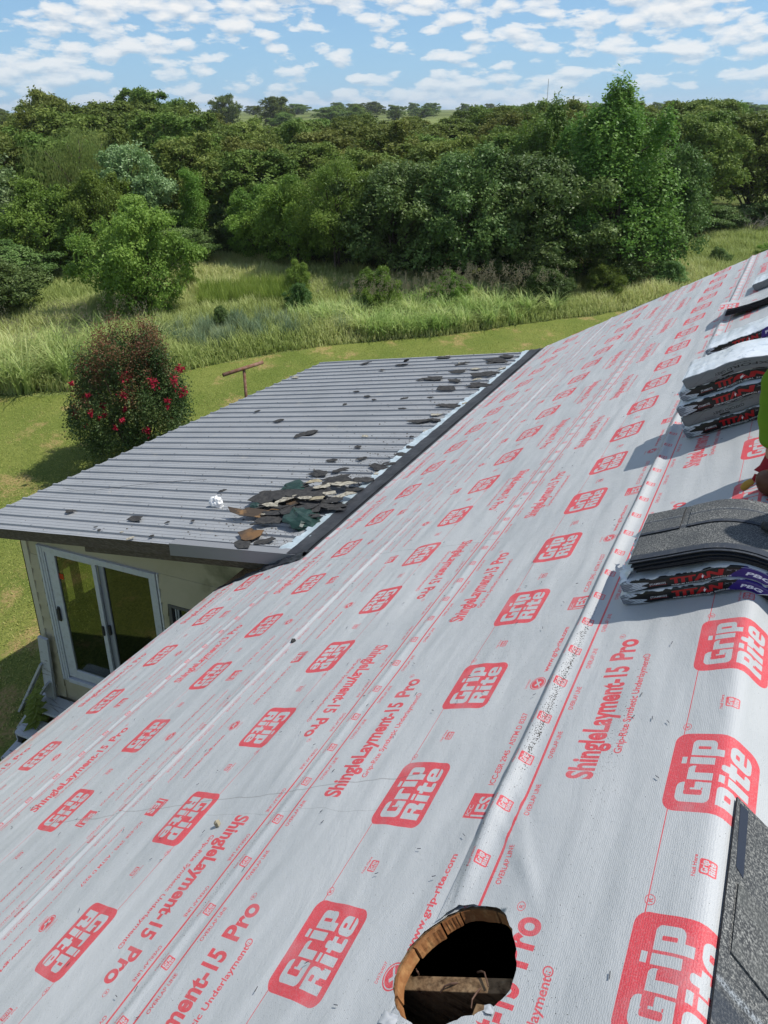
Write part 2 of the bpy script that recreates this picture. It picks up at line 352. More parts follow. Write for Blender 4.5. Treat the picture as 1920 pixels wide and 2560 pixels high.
# ================================================================ roof geometry of the house
ALPHA = 0.5936
def roof_curve(r):
    s = np.linspace(0, 6, 6001); ph = ALPHA*np.clip(s/r, 0, 1)
    x = np.concatenate([[0], np.cumsum((np.cos(ph[1:])+np.cos(ph[:-1]))/2*.001)]); zc = np.concatenate([[0], np.cumsum(-(np.sin(ph[1:])+np.sin(ph[:-1]))/2*.001)])
    return s, x, zc, ph
RC = roof_curve(.018); RB = roof_curve(.10)
def P(s, Y, n, rc=RC):
    """s metres down the left slope from the ridge (negative: right slope), Y along the ridge, n off the surface"""
    s = np.asarray(s, float); a = np.abs(s); sg = np.where(s >= 0, -1.0, 1.0)
    x = np.interp(a, rc[0], rc[1]); zz_ = np.interp(a, rc[0], rc[2]); ph = np.interp(a, rc[0], rc[3])
    return np.stack(np.broadcast_arrays(sg*(x+n*np.sin(ph)), np.asarray(Y, float)+0*s, zz_+n*np.cos(ph)), -1)
Y_NEAR, Y_RAKE = -2.8, 9.55
HOLE = np.array([(0.578,0.976),(0.523,0.984),(0.466,0.984),(0.428,0.954),(0.39,0.906),(0.374,0.873),(0.37,0.843),(0.38,0.814),(0.409,0.789),(0.463,0.761),(0.523,0.732),(0.58,0.721),(0.628,0.732),(0.665,0.76),(0.69,0.796),(0.691,0.831),(0.685,0.864),(0.669,0.895),(0.638,0.929),(0.604,0.96)])
HC = np.array([.535, .858]); _hd = HOLE-HC; _ha = np.arctan2(_hd[:, 1], _hd[:, 0]); _o = np.argsort(_ha); _ha = _ha[_o]; _hr = np.hypot(*_hd.T)[_o]
def hole_r(ang, jit=0.0):
    r = np.interp(ang, np.concatenate([_ha-2*np.pi, _ha, _ha+2*np.pi]), np.tile(_hr, 3))
    return r+jit*(np.sin(ang*23+1)+.6*np.sin(ang*41))
def punch(Sg, Yg, jit):
    """pull grid points that fall in the vent hole out to its rim; returns new coordinates and an inside mask"""
    d = np.hypot(Sg-HC[0], Yg-HC[1]); a = np.arctan2(Yg-HC[1], Sg-HC[0]); r = hole_r(a, jit); ins = d < r
    Sg = np.where(ins, HC[0]+np.cos(a)*r, Sg); Yg = np.where(ins, HC[1]+np.sin(a)*r, Yg)
    return Sg, Yg, ins
def grid_faces(ni, nj, mask=None):
    I, J = np.meshgrid(np.arange(ni-1), np.arange(nj-1), indexing='ij'); a = I*nj+J
    F = np.stack([a, a+1, a+nj+1, a+nj], -1).reshape(-1, 4)
    if mask is not None:
        m = mask.ravel(); F = F[~m[F].all(1)]
    return F
house = empty('house', (0, 3, -6.3), 'main house whose gable roof is being stripped and covered in grey printed underlayment', 'house')
def sheet(s_lo, s_up, Y0, Y1, phase, flip=False, base=.004, hump=.006, seed=1, y1fn=None, tcut=None, label=None, dirtband=0.0, stain=False, drip=False):
    dy = .05
    ys = np.arange(Y0, Y1+1e-6, dy); 
    if Y0 < .6: ys = np.unique(np.concatenate([np.arange(Y0, .2, .1), np.arange(.2, 3, .012 if s_lo < 1 else .02), np.arange(3, Y1+1e-6, .04), [Y1]]))
    ns = max(10, int((s_lo-s_up)/.0125)); ss = np.linspace(s_lo, s_up, ns)
    Sg, Yg = np.meshgrid(ss, ys, indexing='ij')
    T = s_lo-Sg                                   # distance from the lower edge
    Sg = Sg+np.exp(-T/.05)*(.005*snoise(Yg, 0*Yg, seed, 3, .5)+.0015*np.sin(Yg*9+seed))
    if y1fn is not None:
        y1 = y1fn(Sg); Yg = Y0+(Yg-Y0)*(y1-Y0)/(Y1-Y0)
    U0, V0 = Yg.copy(), T.copy()
    n = base+.007*np.clip(1-T/1.1, 0, 1)
    n = n+.0028*snoise(Sg*3.2, Yg*.55, seed+3, 3, 1.0)*np.clip(T/.1, .3, 1)+.0018*snoise(Sg*7, Yg*1.8, seed+9, 2, 1.0)
    wig = .012*snoise(Yg, 0*Yg, seed+5, 2, .35)
    amp = np.clip(.75+.6*snoise(Yg, 0*Yg, seed+6, 2, .3), .15, 1.6)
    n = n+hump*amp*np.exp(-((T-.045-wig)/.017)**2)
    n = n+hump*.4*np.exp(-((T-.43-wig*3)/.03)**2)*np.clip(snoise(Yg, 0*Yg, seed+8, 2, .4), 0, 1)
    if dirtband:   # the big roll of slack that the first overlap carries, with a pucker above the vent hole
        n = n+dirtband*np.exp(-((T-.035-wig*.5)/.024)**2)*np.clip((Yg-.95)/.25, 0, 1)*np.clip(1.15-(Yg-1.2)*.08, .5, 1.15)
        for (ca, sp, q) in ((.9, .0, 1), (1.15, .05, .8), (1.45, .1, .6)):
            L = (Yg-1.28)+(T-.09)*1.6*q; n = n+.006*np.exp(-((L+sp)/.018)**2)*np.exp(-((T-.13)/.09)**2)
    n = np.maximum(n, .0035)
    ins = None
    if Y0 < .7 and s_up < .7 < s_lo+.2: Sg, Yg, ins = punch(Sg, Yg, .0015)
    if ins is not None: U0, V0 = Yg.copy(), s_lo-Sg
    if drip:
        d = np.clip(Sg-(s_lo-.045), 0, 1); n = n-d*.9; Sg = Sg-d*.75
    V = P(Sg, Yg, n).reshape(-1, 3)
    if flip: u = -(U0-phase)/PER; v = (1.195-V0)/ROLL
    else: u = (U0-phase)/PER; v = V0/ROLL
    dirt = .04+.25*np.clip(snoise(Sg*1.2, Yg*.8, seed+20, 3, .7), -1, 1)*.5
    if dirtband: dirt = dirt+.80*np.exp(-((T-.060)/.011)**2)*np.clip((Yg-1.25)*4, 0, 1)*np.clip((2.35-Yg)*3, 0, 1)+.28*np.exp(-((T-.33)/.045)**2)*np.exp(-((Yg-1.6)/.4)**2)
    dirt = dirt+.22*np.exp(-((T-.02)/.02)**2)
    stn = np.zeros_like(Sg)
    if stain: stn = np.exp(-((T-.1)/.09)**2)*np.clip(snoise(Yg, T, seed+31, 2, .5)+.2, 0, 1)
    me = npmesh('underlayment_sheet', V, grid_faces(len(ss), len(ys), ins), [M_UND], uv=np.stack([u, v], -1).reshape(-1, 2), attrs={'dirt': dirt.ravel(), 'stain': stn.ravel()}, smooth=True)
    o = link('underlayment_sheet', me, house)
    if label: o['label'] = label
    return o
sheet(5.03, 3.80, Y_NEAR, 3.50, .80, seed=11, base=.003, hump=.005, stain=True, drip=True, y1fn=lambda s: 3.50-.28*np.clip((s-4.3)/.7, 0, 1)**1.5, label='lowest course of underlayment, folded over the eave')
sheet(3.845, 2.62, Y_NEAR, Y_RAKE, .975, seed=12, hump=.010)
sheet(2.70, 1.48, Y_NEAR, Y_RAKE+.01, 1.124, True, seed=13, hump=.012)
sheet(1.59, .52, Y_NEAR, Y_RAKE+.02, 1.231, seed=14, hump=.007)
sheet(.64, -.575, Y_NEAR, Y_RAKE+.03, 1.36, seed=15, hump=.006, dirtband=.021, label='top course of underlayment, folded over the ridge and grubby along its lap')
def right_sheet(s0, s1, seed):
    ss = np.linspace(s0, s1, 40); ys = np.linspace(Y_NEAR, Y_RAKE+.02, 160); Sg, Yg = np.meshgrid(ss, ys, indexing='ij')
    n = .002+.005*np.clip((Sg-s1)/(s0-s1), 0, 1)*0+.001*snoise(Sg*2, Yg*.5, seed)
    uv = np.stack([(-Yg+seed)/PER, (s1-Sg)/-ROLL*-1], -1)
    me = npmesh('underlayment_sheet', P(Sg, Yg, n).reshape(-1, 3), grid_faces(40, 160), [M_UND], uv=uv.reshape(-1, 2), attrs={'dirt': .2+0*n.ravel(), 'stain': 0*n.ravel()}, smooth=True)
    link('underlayment_sheet', me, house)
for k in range(4): right_sheet(-.53-k*1.11, -.53-(k+1)*1.11-.05, k+1)
# roof boards: left slope with the vent hole, right slope plain
def deck(s0, s1, hole):
    ss = np.linspace(s0, s1, 150 if hole else 4); ys = np.unique(np.concatenate([np.linspace(Y_NEAR, .6, 8), np.linspace(.6, 1.1, 40), np.linspace(1.1, Y_RAKE-.03, 12)]))
    Sg, Yg = np.meshgrid(ss, ys, indexing='ij'); ins = None
    if hole: Sg, Yg, ins = punch(Sg, Yg, 0)
    k = Sg.size; V = np.concatenate([P(Sg, Yg, 0.0).reshape(-1, 3), P(Sg, Yg, -.02).reshape(-1, 3)]); F = grid_faces(len(ss), len(ys), ins)
    nj = len(ys); rim = []
    for i in range(len(ss)-1): rim += [(i*nj, (i+1)*nj, (i+1)*nj+k, i*nj+k), (i*nj+nj-1, i*nj+nj-1+k, (i+1)*nj+nj-1+k, (i+1)*nj+nj-1)]
    me = npmesh('roof_deck', V, np.concatenate([F, F[:, ::-1]+k, np.array(rim)]), [M_RAFT]); link('roof_deck', me, house)
deck(0.0, 4.99, True); deck(-.0005, -4.99, False)
# cut boards showing in the rim of the vent hole
def rim_plank(a0, a1, n0, n1, inset, seed):
    A = np.linspace(a0, a1, 14); V = []; F = []
    for i, a in enumerate(A):
        r = float(hole_r(a)); j = .0006*math.sin(i*2.3+seed)
        for (rr_, nn) in ((r+.012, n0), (r-inset+j, n0), (r-inset*1.25+j*1.5, (n0+n1)/2), (r-inset+j*.5-.003, n1), (r+.012, n1)):
            V.append(P(HC[0]+math.cos(a)*rr_, HC[1]+math.sin(a)*rr_, nn))
    for i in range(len(A)-1):
        for k in range(4): F.append((i*5+k, i*5+k+1, (i+1)*5+k+1, (i+1)*5+k))
    F += [(0, 1, 2, 3, 4), tuple(reversed([(len(A)-1)*5+k for k in range(5)]))]
    link('plank', poly_mesh('plank', V, F, [M_WOODCUT]), house)
for (a0, a1, ins_, sd) in ((-2.3, -.66, .004, 1), (-.62, .04, .006, 2), (.06, .62, .012, 3), (.66, 1.05, .005, 4), (1.09, 1.9, .003, 5), (1.94, 2.9, .002, 6), (2.94, 3.92, .002, 7)):
    rim_plank(a0, a1, -.001, -.027, ins_, sd)
# rafters and the scab block under the hole, with bent nails
def rbox(name, s0, s1, y0, y1, n0, n1, mt, par=house, skew=0.0):
    b = MB(); b.quad8([tuple(P(s, y+skew*(s-s0), n)) for s, y, n in [(s0, y0, n0), (s1, y0, n0), (s1, y1, n0), (s0, y1, n0), (s0, y0, n1), (s1, y0, n1), (s1, y1, n1), (s0, y1, n1)]])
    return b.build(name, mt, par, bevel=.002)
# staples driven through the sheets, and torn bits round the vent hole
b = MB()
for i in range(260):
    s_, y_ = rng.uniform(.1, 4.7), rng.uniform(.5, 7) if rng.random() < .7 else rng.uniform(.5, 3)
    if np.hypot(s_-HC[0], y_-HC[1]) < .2 or (s_ > 3.8 and y_ > 3.3): continue
    a = rng.uniform(0, 3.1); d_ = np.array([math.cos(a), math.sin(a)])*.006; q0, q1 = P(s_-d_[0], y_-d_[1], .0145), P(s_+d_[0], y_+d_[1], .0145)
    b.tube([q0, q1], .0011, 4)
o = b.build('staple', mat('staple', (.12, .12, .13), .4, .5, metal=.6), house); o['kind'] = 'stuff'
def torn(s0, y0, l, w, seed, lift, label):
    A, Bq = np.meshgrid(np.linspace(0, 1, 12), np.linspace(0, 1, 16), indexing='ij')
    Sg = s0+l*(A-.5)+.003*snoise(A*1, Bq*1.2, seed, 1); Yg = y0+w*(Bq-.5)+.003*snoise(A*1.2, Bq*1, seed+1, 1)
    nn = .012+lift*(np.abs(snoise(A*1.0, Bq*1.2, seed+2, 1, 1.0))*.7+np.sin(A*3.1)*.5)
    o = link('torn_edge', npmesh('torn_edge', P(Sg, Yg, nn).reshape(-1, 3), grid_faces(12, 16), [mat('torn_white', (.46, .47, .48), .5, .4)], smooth=True), house); o['label'] = label
torn(.402, .788, .026, .014, 3, .003, 'frayed white shred on the rim of the vent hole'); torn(.640, .712, .05, .025, 5, .005, 'curled flap of underlayment at the lower rim of the vent hole')
raf = rbox('rafter', .30, 1.3, .892, .924, -.15, -.055, M_RAFT, skew=-.195)
blk = rbox('scab_block', .395, .508, .814, .848, -.13, -.062, M_RAFT, skew=-.1)
for yy in (-1.9, -1.3, -.7, -.1, 1.55, 2.3, 3.1, 3.9): rbox('rafter', .05, 4.9, yy, yy+.038, -.11, -.022, M_RAFT)
def nail(s, y, n, d1, d2):
    a = P(s, y, n); b_ = a+np.array(P(s+d1[0], y+d1[1], n+d1[2])-a); c_ = b_+np.array(P(s+d2[0], y+d2[1], n+d2[2])-a)
    MB().tube([a, (np.array(a)+b_)/2+np.array([0, 0, .004]), b_, c_], [.0022, .0022, .002, .0016], 6).build('nail', M_NAIL, raf)
nail(.53, .890, -.056, (-.03, -.004, .012), (-.02, -.022, -.004)); nail(.505, .862, -.056, (.003, -.03, .008), (0, -.012, -.006)); nail(.57, .858, -.056, (.025, -.018, .008), (.012, -.010, -.008)); nail(.69, .850, -.056, (0, .0, .010), (.005, .004, .0))
# house body: gable walls, long walls, floor, ceiling joists hidden in the dark
b = MB()
def gable(y0, y1):
    zt = -3.85*math.tan(ALPHA)-.14
    V = [(-3.85, y, -6.3) for y in (y0, y1)]+[(3.85, y, -6.3) for y in (y0, y1)]+[(3.85, y, zt) for y in (y0, y1)]+[(0, y, -.14) for y in (y0, y1)]+[(-3.85, y, zt) for y in (y0, y1)]
    return poly_mesh('wall', V, [(0, 2, 4, 6, 8), (9, 7, 5, 3, 1), (0, 1, 3, 2), (2, 3, 5, 4), (4, 5, 7, 6), (6, 7, 9, 8), (8, 9, 1, 0)], [M_WALL])
link('wall', gable(Y_NEAR+.15, Y_NEAR+.3), house); link('wall', gable(9.15, 9.3), house)
for x0 in (-3.95, 3.8): MB().box(x0, x0+.15, Y_NEAR+.3, 9.15, -6.3, -2.72).build('wall', M_WALL, house)
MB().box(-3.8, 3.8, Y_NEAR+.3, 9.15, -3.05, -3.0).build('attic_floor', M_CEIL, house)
for sg in (1, -1):
    b = MB(); q = [(sg*4.97, 0), (sg*4.995, 0)]
    b.quad8([tuple(P(s, y, n)) for s, y, n in [(4.965*sg, Y_NEAR, -.16), (4.995*sg, Y_NEAR, -.16), (4.995*sg, 9.5, -.16), (4.965*sg, 9.5, -.16), (4.965*sg, Y_NEAR, -.021), (4.995*sg, Y_NEAR, -.021), (4.995*sg, 9.5, -.021), (4.965*sg, 9.5, -.021)]]).build('fascia_board', M_WHITE, house)
# ---- membrane in the valley where the low roof meets the slope
def strip_mesh(name, s0, s1, Y0, Y1, n, mt, seed, jag0=0., jag1=0., ny=220, ns=10, parent=house, fn=P):
    ss = np.linspace(0, 1, ns); ys = np.linspace(Y0, Y1, ny); A, B = np.meshgrid(ss, ys, indexing='ij')
    Sg = s0+(s1-s0)*A+jag0*(1-A)*snoise(B, 0*B, seed, 4, .8)+jag1*A*snoise(B, 0*B, seed+2, 4, .8)
    nn = n+.003*snoise(Sg*3, B, seed+4, 3, 1.2)
    me = npmesh(name, fn(Sg, B, nn).reshape(-1, 3), grid_faces(ns, ny), [mt], smooth=True); return link(name, me, parent)
strip_mesh('membrane_strip', 3.74, 4.13, 3.46, Y_RAKE+.02, .0055, M_BLACK, 3, 0, .015)
# torn tail of the membrane hanging over the gable end of the low roof
tl = np.linspace(0, 1, 60); cr = np.linspace(0, 1, 12); A, B = np.meshgrid(tl, cr, indexing='ij')
Sg = 3.86+1.12*A; Yg = 3.43+.05*A-.26*A**2+B*(.15-.02*A)+.012*snoise(A*3, B, 8, 3, 1.4)
nn = .012+.035*np.sin(B*3.1)*(.6+.4*snoise(A*5, B*2, 9, 3))+.012*snoise(A*6, B*3, 4, 3)-.06*B*A
link('membrane_strip', npmesh('membrane_strip', P(Sg, Yg, nn).reshape(-1, 3), grid_faces(60, 12), [M_BLACK], smooth=True), house)['label'] = 'torn crumpled tail of the black membrane at the corner'
# ================================================================ low metal-roofed extension
ext = empty('lean_to_extension', (-5.6, 6.2, -6.3), 'low cream-sided extension with a grey ribbed metal roof littered with torn shingles', 'extension')
B12 = math.tan(math.radians(12))
NJ, NE, FE, FJ = np.array([-3.33, 3.555]), np.array([-7.97, 2.69]), np.array([-7.34, 8.94]), np.array([-3.33, 9.555])
def L(u, v, n=0.0):
    """u 0 at the house .. 1 at the eave, v 0 near gable .. 1 far gable, n above the metal"""
    u = np.asarray(u, float)[..., None]; v = np.asarray(v, float)[..., None]
    xy = (1-u)*((1-v)*NJ+v*FJ)+u*((1-v)*NE+v*FE)
    zz_ = -2.249-(-3.33-xy[..., 0])*B12+np.asarray(n, float)
    return np.concatenate([xy, (zz_*np.ones(xy.shape[:-1]))[..., None]], -1)
def uv_of(x, y):
    u, v = .5, .5
    for _ in range(20):
        q = L(u, v)[:2]; e = 1e-4; ju = (L(u+e, v)[:2]-q)/e; jv = (L(u, v+e)[:2]-q)/e
        d = np.linalg.solve(np.stack([ju, jv], -1), np.array([x, y])-q); u += d[0]; v += d[1]
    return u, v
M_METAL = mat('grey_painted_steel', (.275, .285, .295), .45, .4, var=[(1.3, (.24, .25, .26), .4, .7), (30, (.30, .308, .315), .55, .8), (4, (.32, .315, .30), .62, .75)], bump=(3, .12, .02))
M_OLDWOOD = mat('weathered_board', (.085, .07, .05), .9, .15, var=[(3, (.17, .15, .115), .45, .7, (6, 6, 40))], bump=(40, .6, .004))
M_GREYTRIM = mat('grey_trim', (.20, .205, .215), .45, .4)
NR, NPAN = 32, 8
prof = [(0, 0), (.12, 0), (.135, .0035), (.165, .0035), (.18, 0), (.40, 0), (.45, .022), (.55, .022), (.60, 0), (.82, 0), (.835, .0035), (.865, .0035), (.88, 0), (1.0, 0)]
for k in range(NPAN):
    vs, hs = [], []
    for r in range(4):
        for (a, h) in prof[(1 if r else 0):]:
            vs.append((k*4+r+a)/NR); hs.append(h)
    if k: vs.insert(0, (k*4-.1)/NR); hs.insert(0, 0.0015)
    hs = np.array(hs)+.0009*(k % 2)
    us = np.concatenate([[-.012], np.linspace(.05, .97, 14), [1.004+.0015*math.sin(k*3)]])
    U_, V_ = np.meshgrid(us, vs, indexing='ij'); Hh = np.tile(hs, (len(us), 1))+.0025*snoise(U_*6, V_*9, k, 2)
    link('roof_panel', npmesh('roof_panel', L(U_, V_, Hh).reshape(-1, 3), grid_faces(len(us), len(vs)), [M_METAL]), ext)
# screws along the purlins: tiny, one piece
b = MB()
for u in (.06, .3, .54, .78, .97):
    for r in range(NR):
        q = L(u, (r+.5)/NR, .022); b.box(q[0]-.006, q[0]+.006, q[1]-.006, q[1]+.006, q[2], q[2]+.006)
o = b.build('screw', M_GREYTRIM, ext); o['kind'] = 'stuff'
def ledge(u0, u1, v0, v1, n0, n1): return MB().quad8([tuple(L(u, v, n)) for u, v, n in [(u0, v0, n0), (u1, v0, n0), (u1, v1, n0), (u0, v1, n0), (u0, v0, n1), (u1, v0, n1), (u1, v1, n1), (u0, v1, n1)]])
o = ledge(.02, .995, .004, .0105, -.155, -.006).build('fascia_board', M_OLDWOOD, ext, bevel=.003); o['label'] = 'dark weathered barge board under the near edge'
ledge(.02, .60, .0115, .018, -.255, -.12).build('fascia_board', M_OLDWOOD, ext, bevel=.003)
ledge(.02, .995, .988, .996, -.15, -.006).build('fascia_board', M_OLDWOOD, ext, bevel=.003)
ledge(.988, .996, .004, .996, -.13, -.006).build('fascia_board', M_OLDWOOD, ext, bevel=.003)
ledge(.0, .985, .02, .985, -.05, -.03).build('roof_board', M_OLDWOOD, ext)
# grey drip trim on the near edge beside the house
b = MB()
b.quad8([tuple(L(u, v, n)) for u, v, n in [(-.05, -.004, -.10), (.315, -.004, -.115), (.315, .001, -.115), (-.05, .001, -.10), (-.05, -.004, .024), (.315, -.004, .026), (.315, .001, .026), (-.05, .001, .024)]])
b.quad8([tuple(L(u, v, n)) for u, v, n in [(-.05, -.004, .0262), (.315, -.004, .0262), (.315, .010, .0262), (-.05, .010, .0262), (-.05, -.004, .028), (.315, -.004, .028), (.315, .010, .028), (-.05, .010, .028)]])
b.build('metal_trim', M_GREYTRIM, ext)
# galvanised flashing with a ragged edge, dressed down over the ribs
ns, ny = 8, 500
A, Bv = np.meshgrid(np.linspace(0, 1, ns), np.linspace(-.003, 1.002, ny), indexing='ij')
U_ = -.006+(.050+.010*snoise(Bv*9, 0*Bv, 5, 3, .5)+.006*(snoise(Bv*60, 0*Bv, 6, 2, .6) > 0))*A
Hh = .026+.006*np.cos(Bv*NR*2*np.pi)*A*-1+.004*snoise(A*2, Bv*30, 3, 3)
link('flashing', npmesh('flashing', L(U_, Bv, Hh).reshape(-1, 3), grid_faces(ns, ny), [M_FLASH], smooth=True), ext)
U_ = -.014+(.040+.003*snoise(Bv*16, 0*Bv, 12, 3, .8))*A
link('flashing_tape', npmesh('flashing_tape', L(U_, Bv, .034-.0*A+.003*snoise(A*2, Bv*30, 3, 3)+.04*np.clip(.5-A, 0, 1)).reshape(-1, 3), grid_faces(ns, ny), [M_BLACK], smooth=True), ext)
# ---- near wall with the sliding door, in its own frame: a along the wall, d out of it (towards the camera), z up
WA = np.array([-7.173, 3.10]); WE = np.array([.96549, .26046]); WN = np.array([WE[1], -WE[0]])
def Wf(a, d, z_): q = WA+WE*a+WN*d; return (q[0], q[1], z_)
def wtop(a): q = WA+WE*a; return -2.249-(-3.33-q[0])*B12-.055
wall = None
b = MB()
def wall_piece(a0, a1, z0, z1=None):
    P8 = [Wf(a0, -.10, z0), Wf(a1, -.10, z0), Wf(a1, 0, z0), Wf(a0, 0, z0)]
    zt = [z1 if z1 is not None else wtop(a) for a in (a0, a1, a1, a0)]
    P8 += [Wf(a0, -.10, zt[0]), Wf(a1, -.10, zt[1]), Wf(a1, 0, zt[2]), Wf(a0, 0, zt[3])]; b.quad8(P8)
wall_piece(-.22, 0, -5.95); wall_piece(1.713, 1.83, -5.95, -3.42); wall_piece(0, 1.713, -5.95, -5.53); wall_piece(1.83, 2.45, -5.95, -4.7); wall_piece(1.83, 2.45, -3.80, -3.42); wall_piece(2.45, 3.35, -5.95, -3.42); wall_piece(.0001, 3.35, -3.42)
wall = b.build('wall', M_WALL, ext)
# clapboards, lapped
def board(a0, a1, z0, h=.187):
    q = MB(); q.quad8([Wf(a0, .001, z0), Wf(a1, .001, z0), Wf(a1, .022, z0), Wf(a0, .022, z0), Wf(a0, .001, z0+h+.01), Wf(a1, .001, z0+h+.01), Wf(a1, .004, z0+h+.01), Wf(a0, .004, z0+h+.01)])
    q.F = [tuple(reversed(f_)) for f_ in q.F]; q.build('siding_board', M_WALL, wall)
zc = -3.612
zs = [zc-.187*k for k in range(12)]
for z0 in zs:
    z0 -= .187
    board(-.155, -.02, z0)
    if z0 > -5.95:
        for (a0, a1) in ((1.745, 1.82), (2.46, 3.3)) if (z0+.187 > -4.7 and z0 < -3.81) else ((1.745, 3.3),): board(a0, a1, z0)
board(1.745, 3.3, -3.612); 
q = MB(); q.fbox(Wf, -.235, -.155, -.1, .022, -5.95, -3.30); q.build('corner_trim', mat('cream_trim', (.52, .49, .38), .5, .35), ext)
MB().fbox(Wf, 1.722, 1.742, .0, .02, -5.5, -3.42).build('corner_trim', M_WHITE, ext)
# mildew patch is part of the wall's wear
M_STAINW = M_WALL
# sliding door
M_FRAME = mat('aluminium_frame', (.50, .53, .56), .4, .45, var=(20, (.36, .37, .37), .5, .85))
M_GASKET = mat('dark_gasket', (.03, .03, .03), .6, .3)
def glass_mat(name, tint=(.25, .27, .22)):
    m = bpy.data.materials.new(name); m.use_nodes = True; t = m.node_tree; t.nodes.clear()
    g = N(t, 'ShaderNodeBsdfGlossy', inp={'Roughness': .02}); g.inputs[0].default_value = (.9, .95, .9, 1)
    tr = N(t, 'ShaderNodeBsdfTransparent'); tr.inputs[0].default_value = (*tint, 1); fr = N(t, 'ShaderNodeLayerWeight', inp={'Blend': .5}); mx = N(t, 'ShaderNodeMixShader')
    t.links.new(math_(t, 'ADD', math_(t, 'POWER', fr.outputs['Facing'], 4.0), .07), mx.inputs[0]); t.links.new(tr.outputs[0], mx.inputs[1]); t.links.new(g.outputs[0], mx.inputs[2]); o = N(t, 'ShaderNodeOutputMaterial'); t.links.new(mx.outputs[0], o.inputs[0]); return m
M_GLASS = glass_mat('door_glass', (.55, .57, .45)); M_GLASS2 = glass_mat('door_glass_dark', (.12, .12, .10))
door = MB().fbox(Wf, 0, .11, -.09, .03, -5.52, -3.42).fbox(Wf, 1.62, 1.713, -.09, .03, -5.52, -3.42).fbox(Wf, .11, 1.62, -.09, .03, -3.50, -3.42).fbox(Wf, .11, 1.62, -.09, .045, -5.52, -5.46).fbox(Wf, .030, .042, .03, .038, -5.52, -3.42).fbox(Wf, .075, .085, .03, .036, -5.52, -3.42).build('sliding_door', M_FRAME, ext, bevel=.003)
door['label'] = 'white framed two-panel sliding glass door'
for a0, a1, d0, d1 in ((.118, .255, -.01, .018), (.80, .865, -.01, .018), (.255, .80, -.01, .018)):
    pass
MB().fbox(Wf, .112, .25, -.012, .018, -5.44, -3.50).fbox(Wf, .80, .86, -.012, .018, -5.44, -3.50).fbox(Wf, .25, .80, -.012, .018, -5.44, -5.31).fbox(Wf, .25, .80, -.012, .018, -3.53, -3.50).build('stile_frame', M_FRAME, door, bevel=.003)
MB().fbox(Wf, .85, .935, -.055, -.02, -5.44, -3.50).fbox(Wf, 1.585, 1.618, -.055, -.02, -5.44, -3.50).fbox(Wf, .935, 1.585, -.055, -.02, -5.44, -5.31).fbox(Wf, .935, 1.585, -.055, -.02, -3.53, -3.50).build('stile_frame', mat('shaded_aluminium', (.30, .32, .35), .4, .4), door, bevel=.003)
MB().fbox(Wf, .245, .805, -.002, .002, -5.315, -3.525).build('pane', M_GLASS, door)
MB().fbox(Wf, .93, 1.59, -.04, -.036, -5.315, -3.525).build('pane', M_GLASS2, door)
MB().fbox(Wf, .145, .175, .018, .032, -4.53, -4.49).fbox(Wf, .145, .185, .026, .046, -4.51, -4.33).fbox(Wf, .145, .175, .018, .032, -4.35, -4.31).build('handle', M_GASKET, door, bevel=.003)
MB().fbox(Wf, .805, .835, .018, .035, -4.56, -4.42).fbox(Wf, .875, .905, -.02, .006, -4.56, -4.42).build('handle', M_GASKET, door, bevel=.003)
cs = Canvas(64, 64, .06, .075, 3, bg=(.75, .16, .04)); 
for k in range(4): cs.text('NOTICE' if k == 0 else 'SERVICE', .006, .060-.016*k, .046, .008, (.1, .03, .01), .02)
def image_mat(name, im, rough=.4, bump=None, spec=.4):
    m = bpy.data.materials.new(name); m.use_nodes = True; t = m.node_tree; b_ = t.nodes['Principled BSDF']; b_.inputs['Roughness'].default_value = rough; b_.inputs['Specular IOR Level'].default_value = spec
    i = N(t, 'ShaderNodeTexImage', image=im, extension='EXTEND', interpolation='Cubic'); tc = N(t, 'ShaderNodeTexCoord'); t.links.new(tc.outputs['UV'], i.inputs[0]); t.links.new(i.outputs[0], b_.inputs['Base Color'])
    if bump:
        n = N(t, 'ShaderNodeTexNoise', inp={'Scale': bump[0], 'Detail': 4.0}); t.links.new(tc.outputs['Object'], n.inputs['Vector'])
        bp = N(t, 'ShaderNodeBump', inp={'Strength': bump[1], 'Distance': bump[2]}); t.links.new(n.outputs[0], bp.inputs['Height']); t.links.new(bp.outputs[0], b_.inputs['Normal'])
    return m
# orange notice: blank bars only where the print is unreadable
cs.a[:] = (.78, .17, .03)
for k in range(4): cs.rr(.008, .012+.015*k, .05-.006*(k % 2), .019+.015*k, .001, (.25, .05, .02))
me = npmesh('sticker', [Wf(.258, .004, -3.875), Wf(.318, .004, -3.875), Wf(.318, .004, -3.80), Wf(.258, .004, -3.80)], [[0, 1, 2, 3]], [image_mat('sticker_print', cs.image('sticker_img'))], uv=[(0, 0), (1, 0), (1, 1), (0, 1)])
link('sticker', me, door)
# window at the right, mostly hidden by the big roof
win = MB().fbox(Wf, 1.835, 1.875, -.06, .02, -4.69, -3.81).fbox(Wf, 2.405, 2.445, -.06, .02, -4.69, -3.81).fbox(Wf, 1.875, 2.405, -.06, .02, -3.85, -3.81).fbox(Wf, 1.875, 2.405, -.06, .02, -4.69, -4.65).build('window', mat('dark_window_frame', (.10, .10, .105), .5, .4), ext, bevel=.002)
MB().fbox(Wf, 1.87, 2.41, -.03, -.026, -4.66, -3.84).build('pane', M_GLASS2, win)
MB().fbox(Wf, 1.905, 1.915, -.022, .0, -4.65, -3.85).fbox(Wf, 1.94, 1.95, -.022, .0, -4.65, -3.85).build('window_bar', M_FRAME, win)
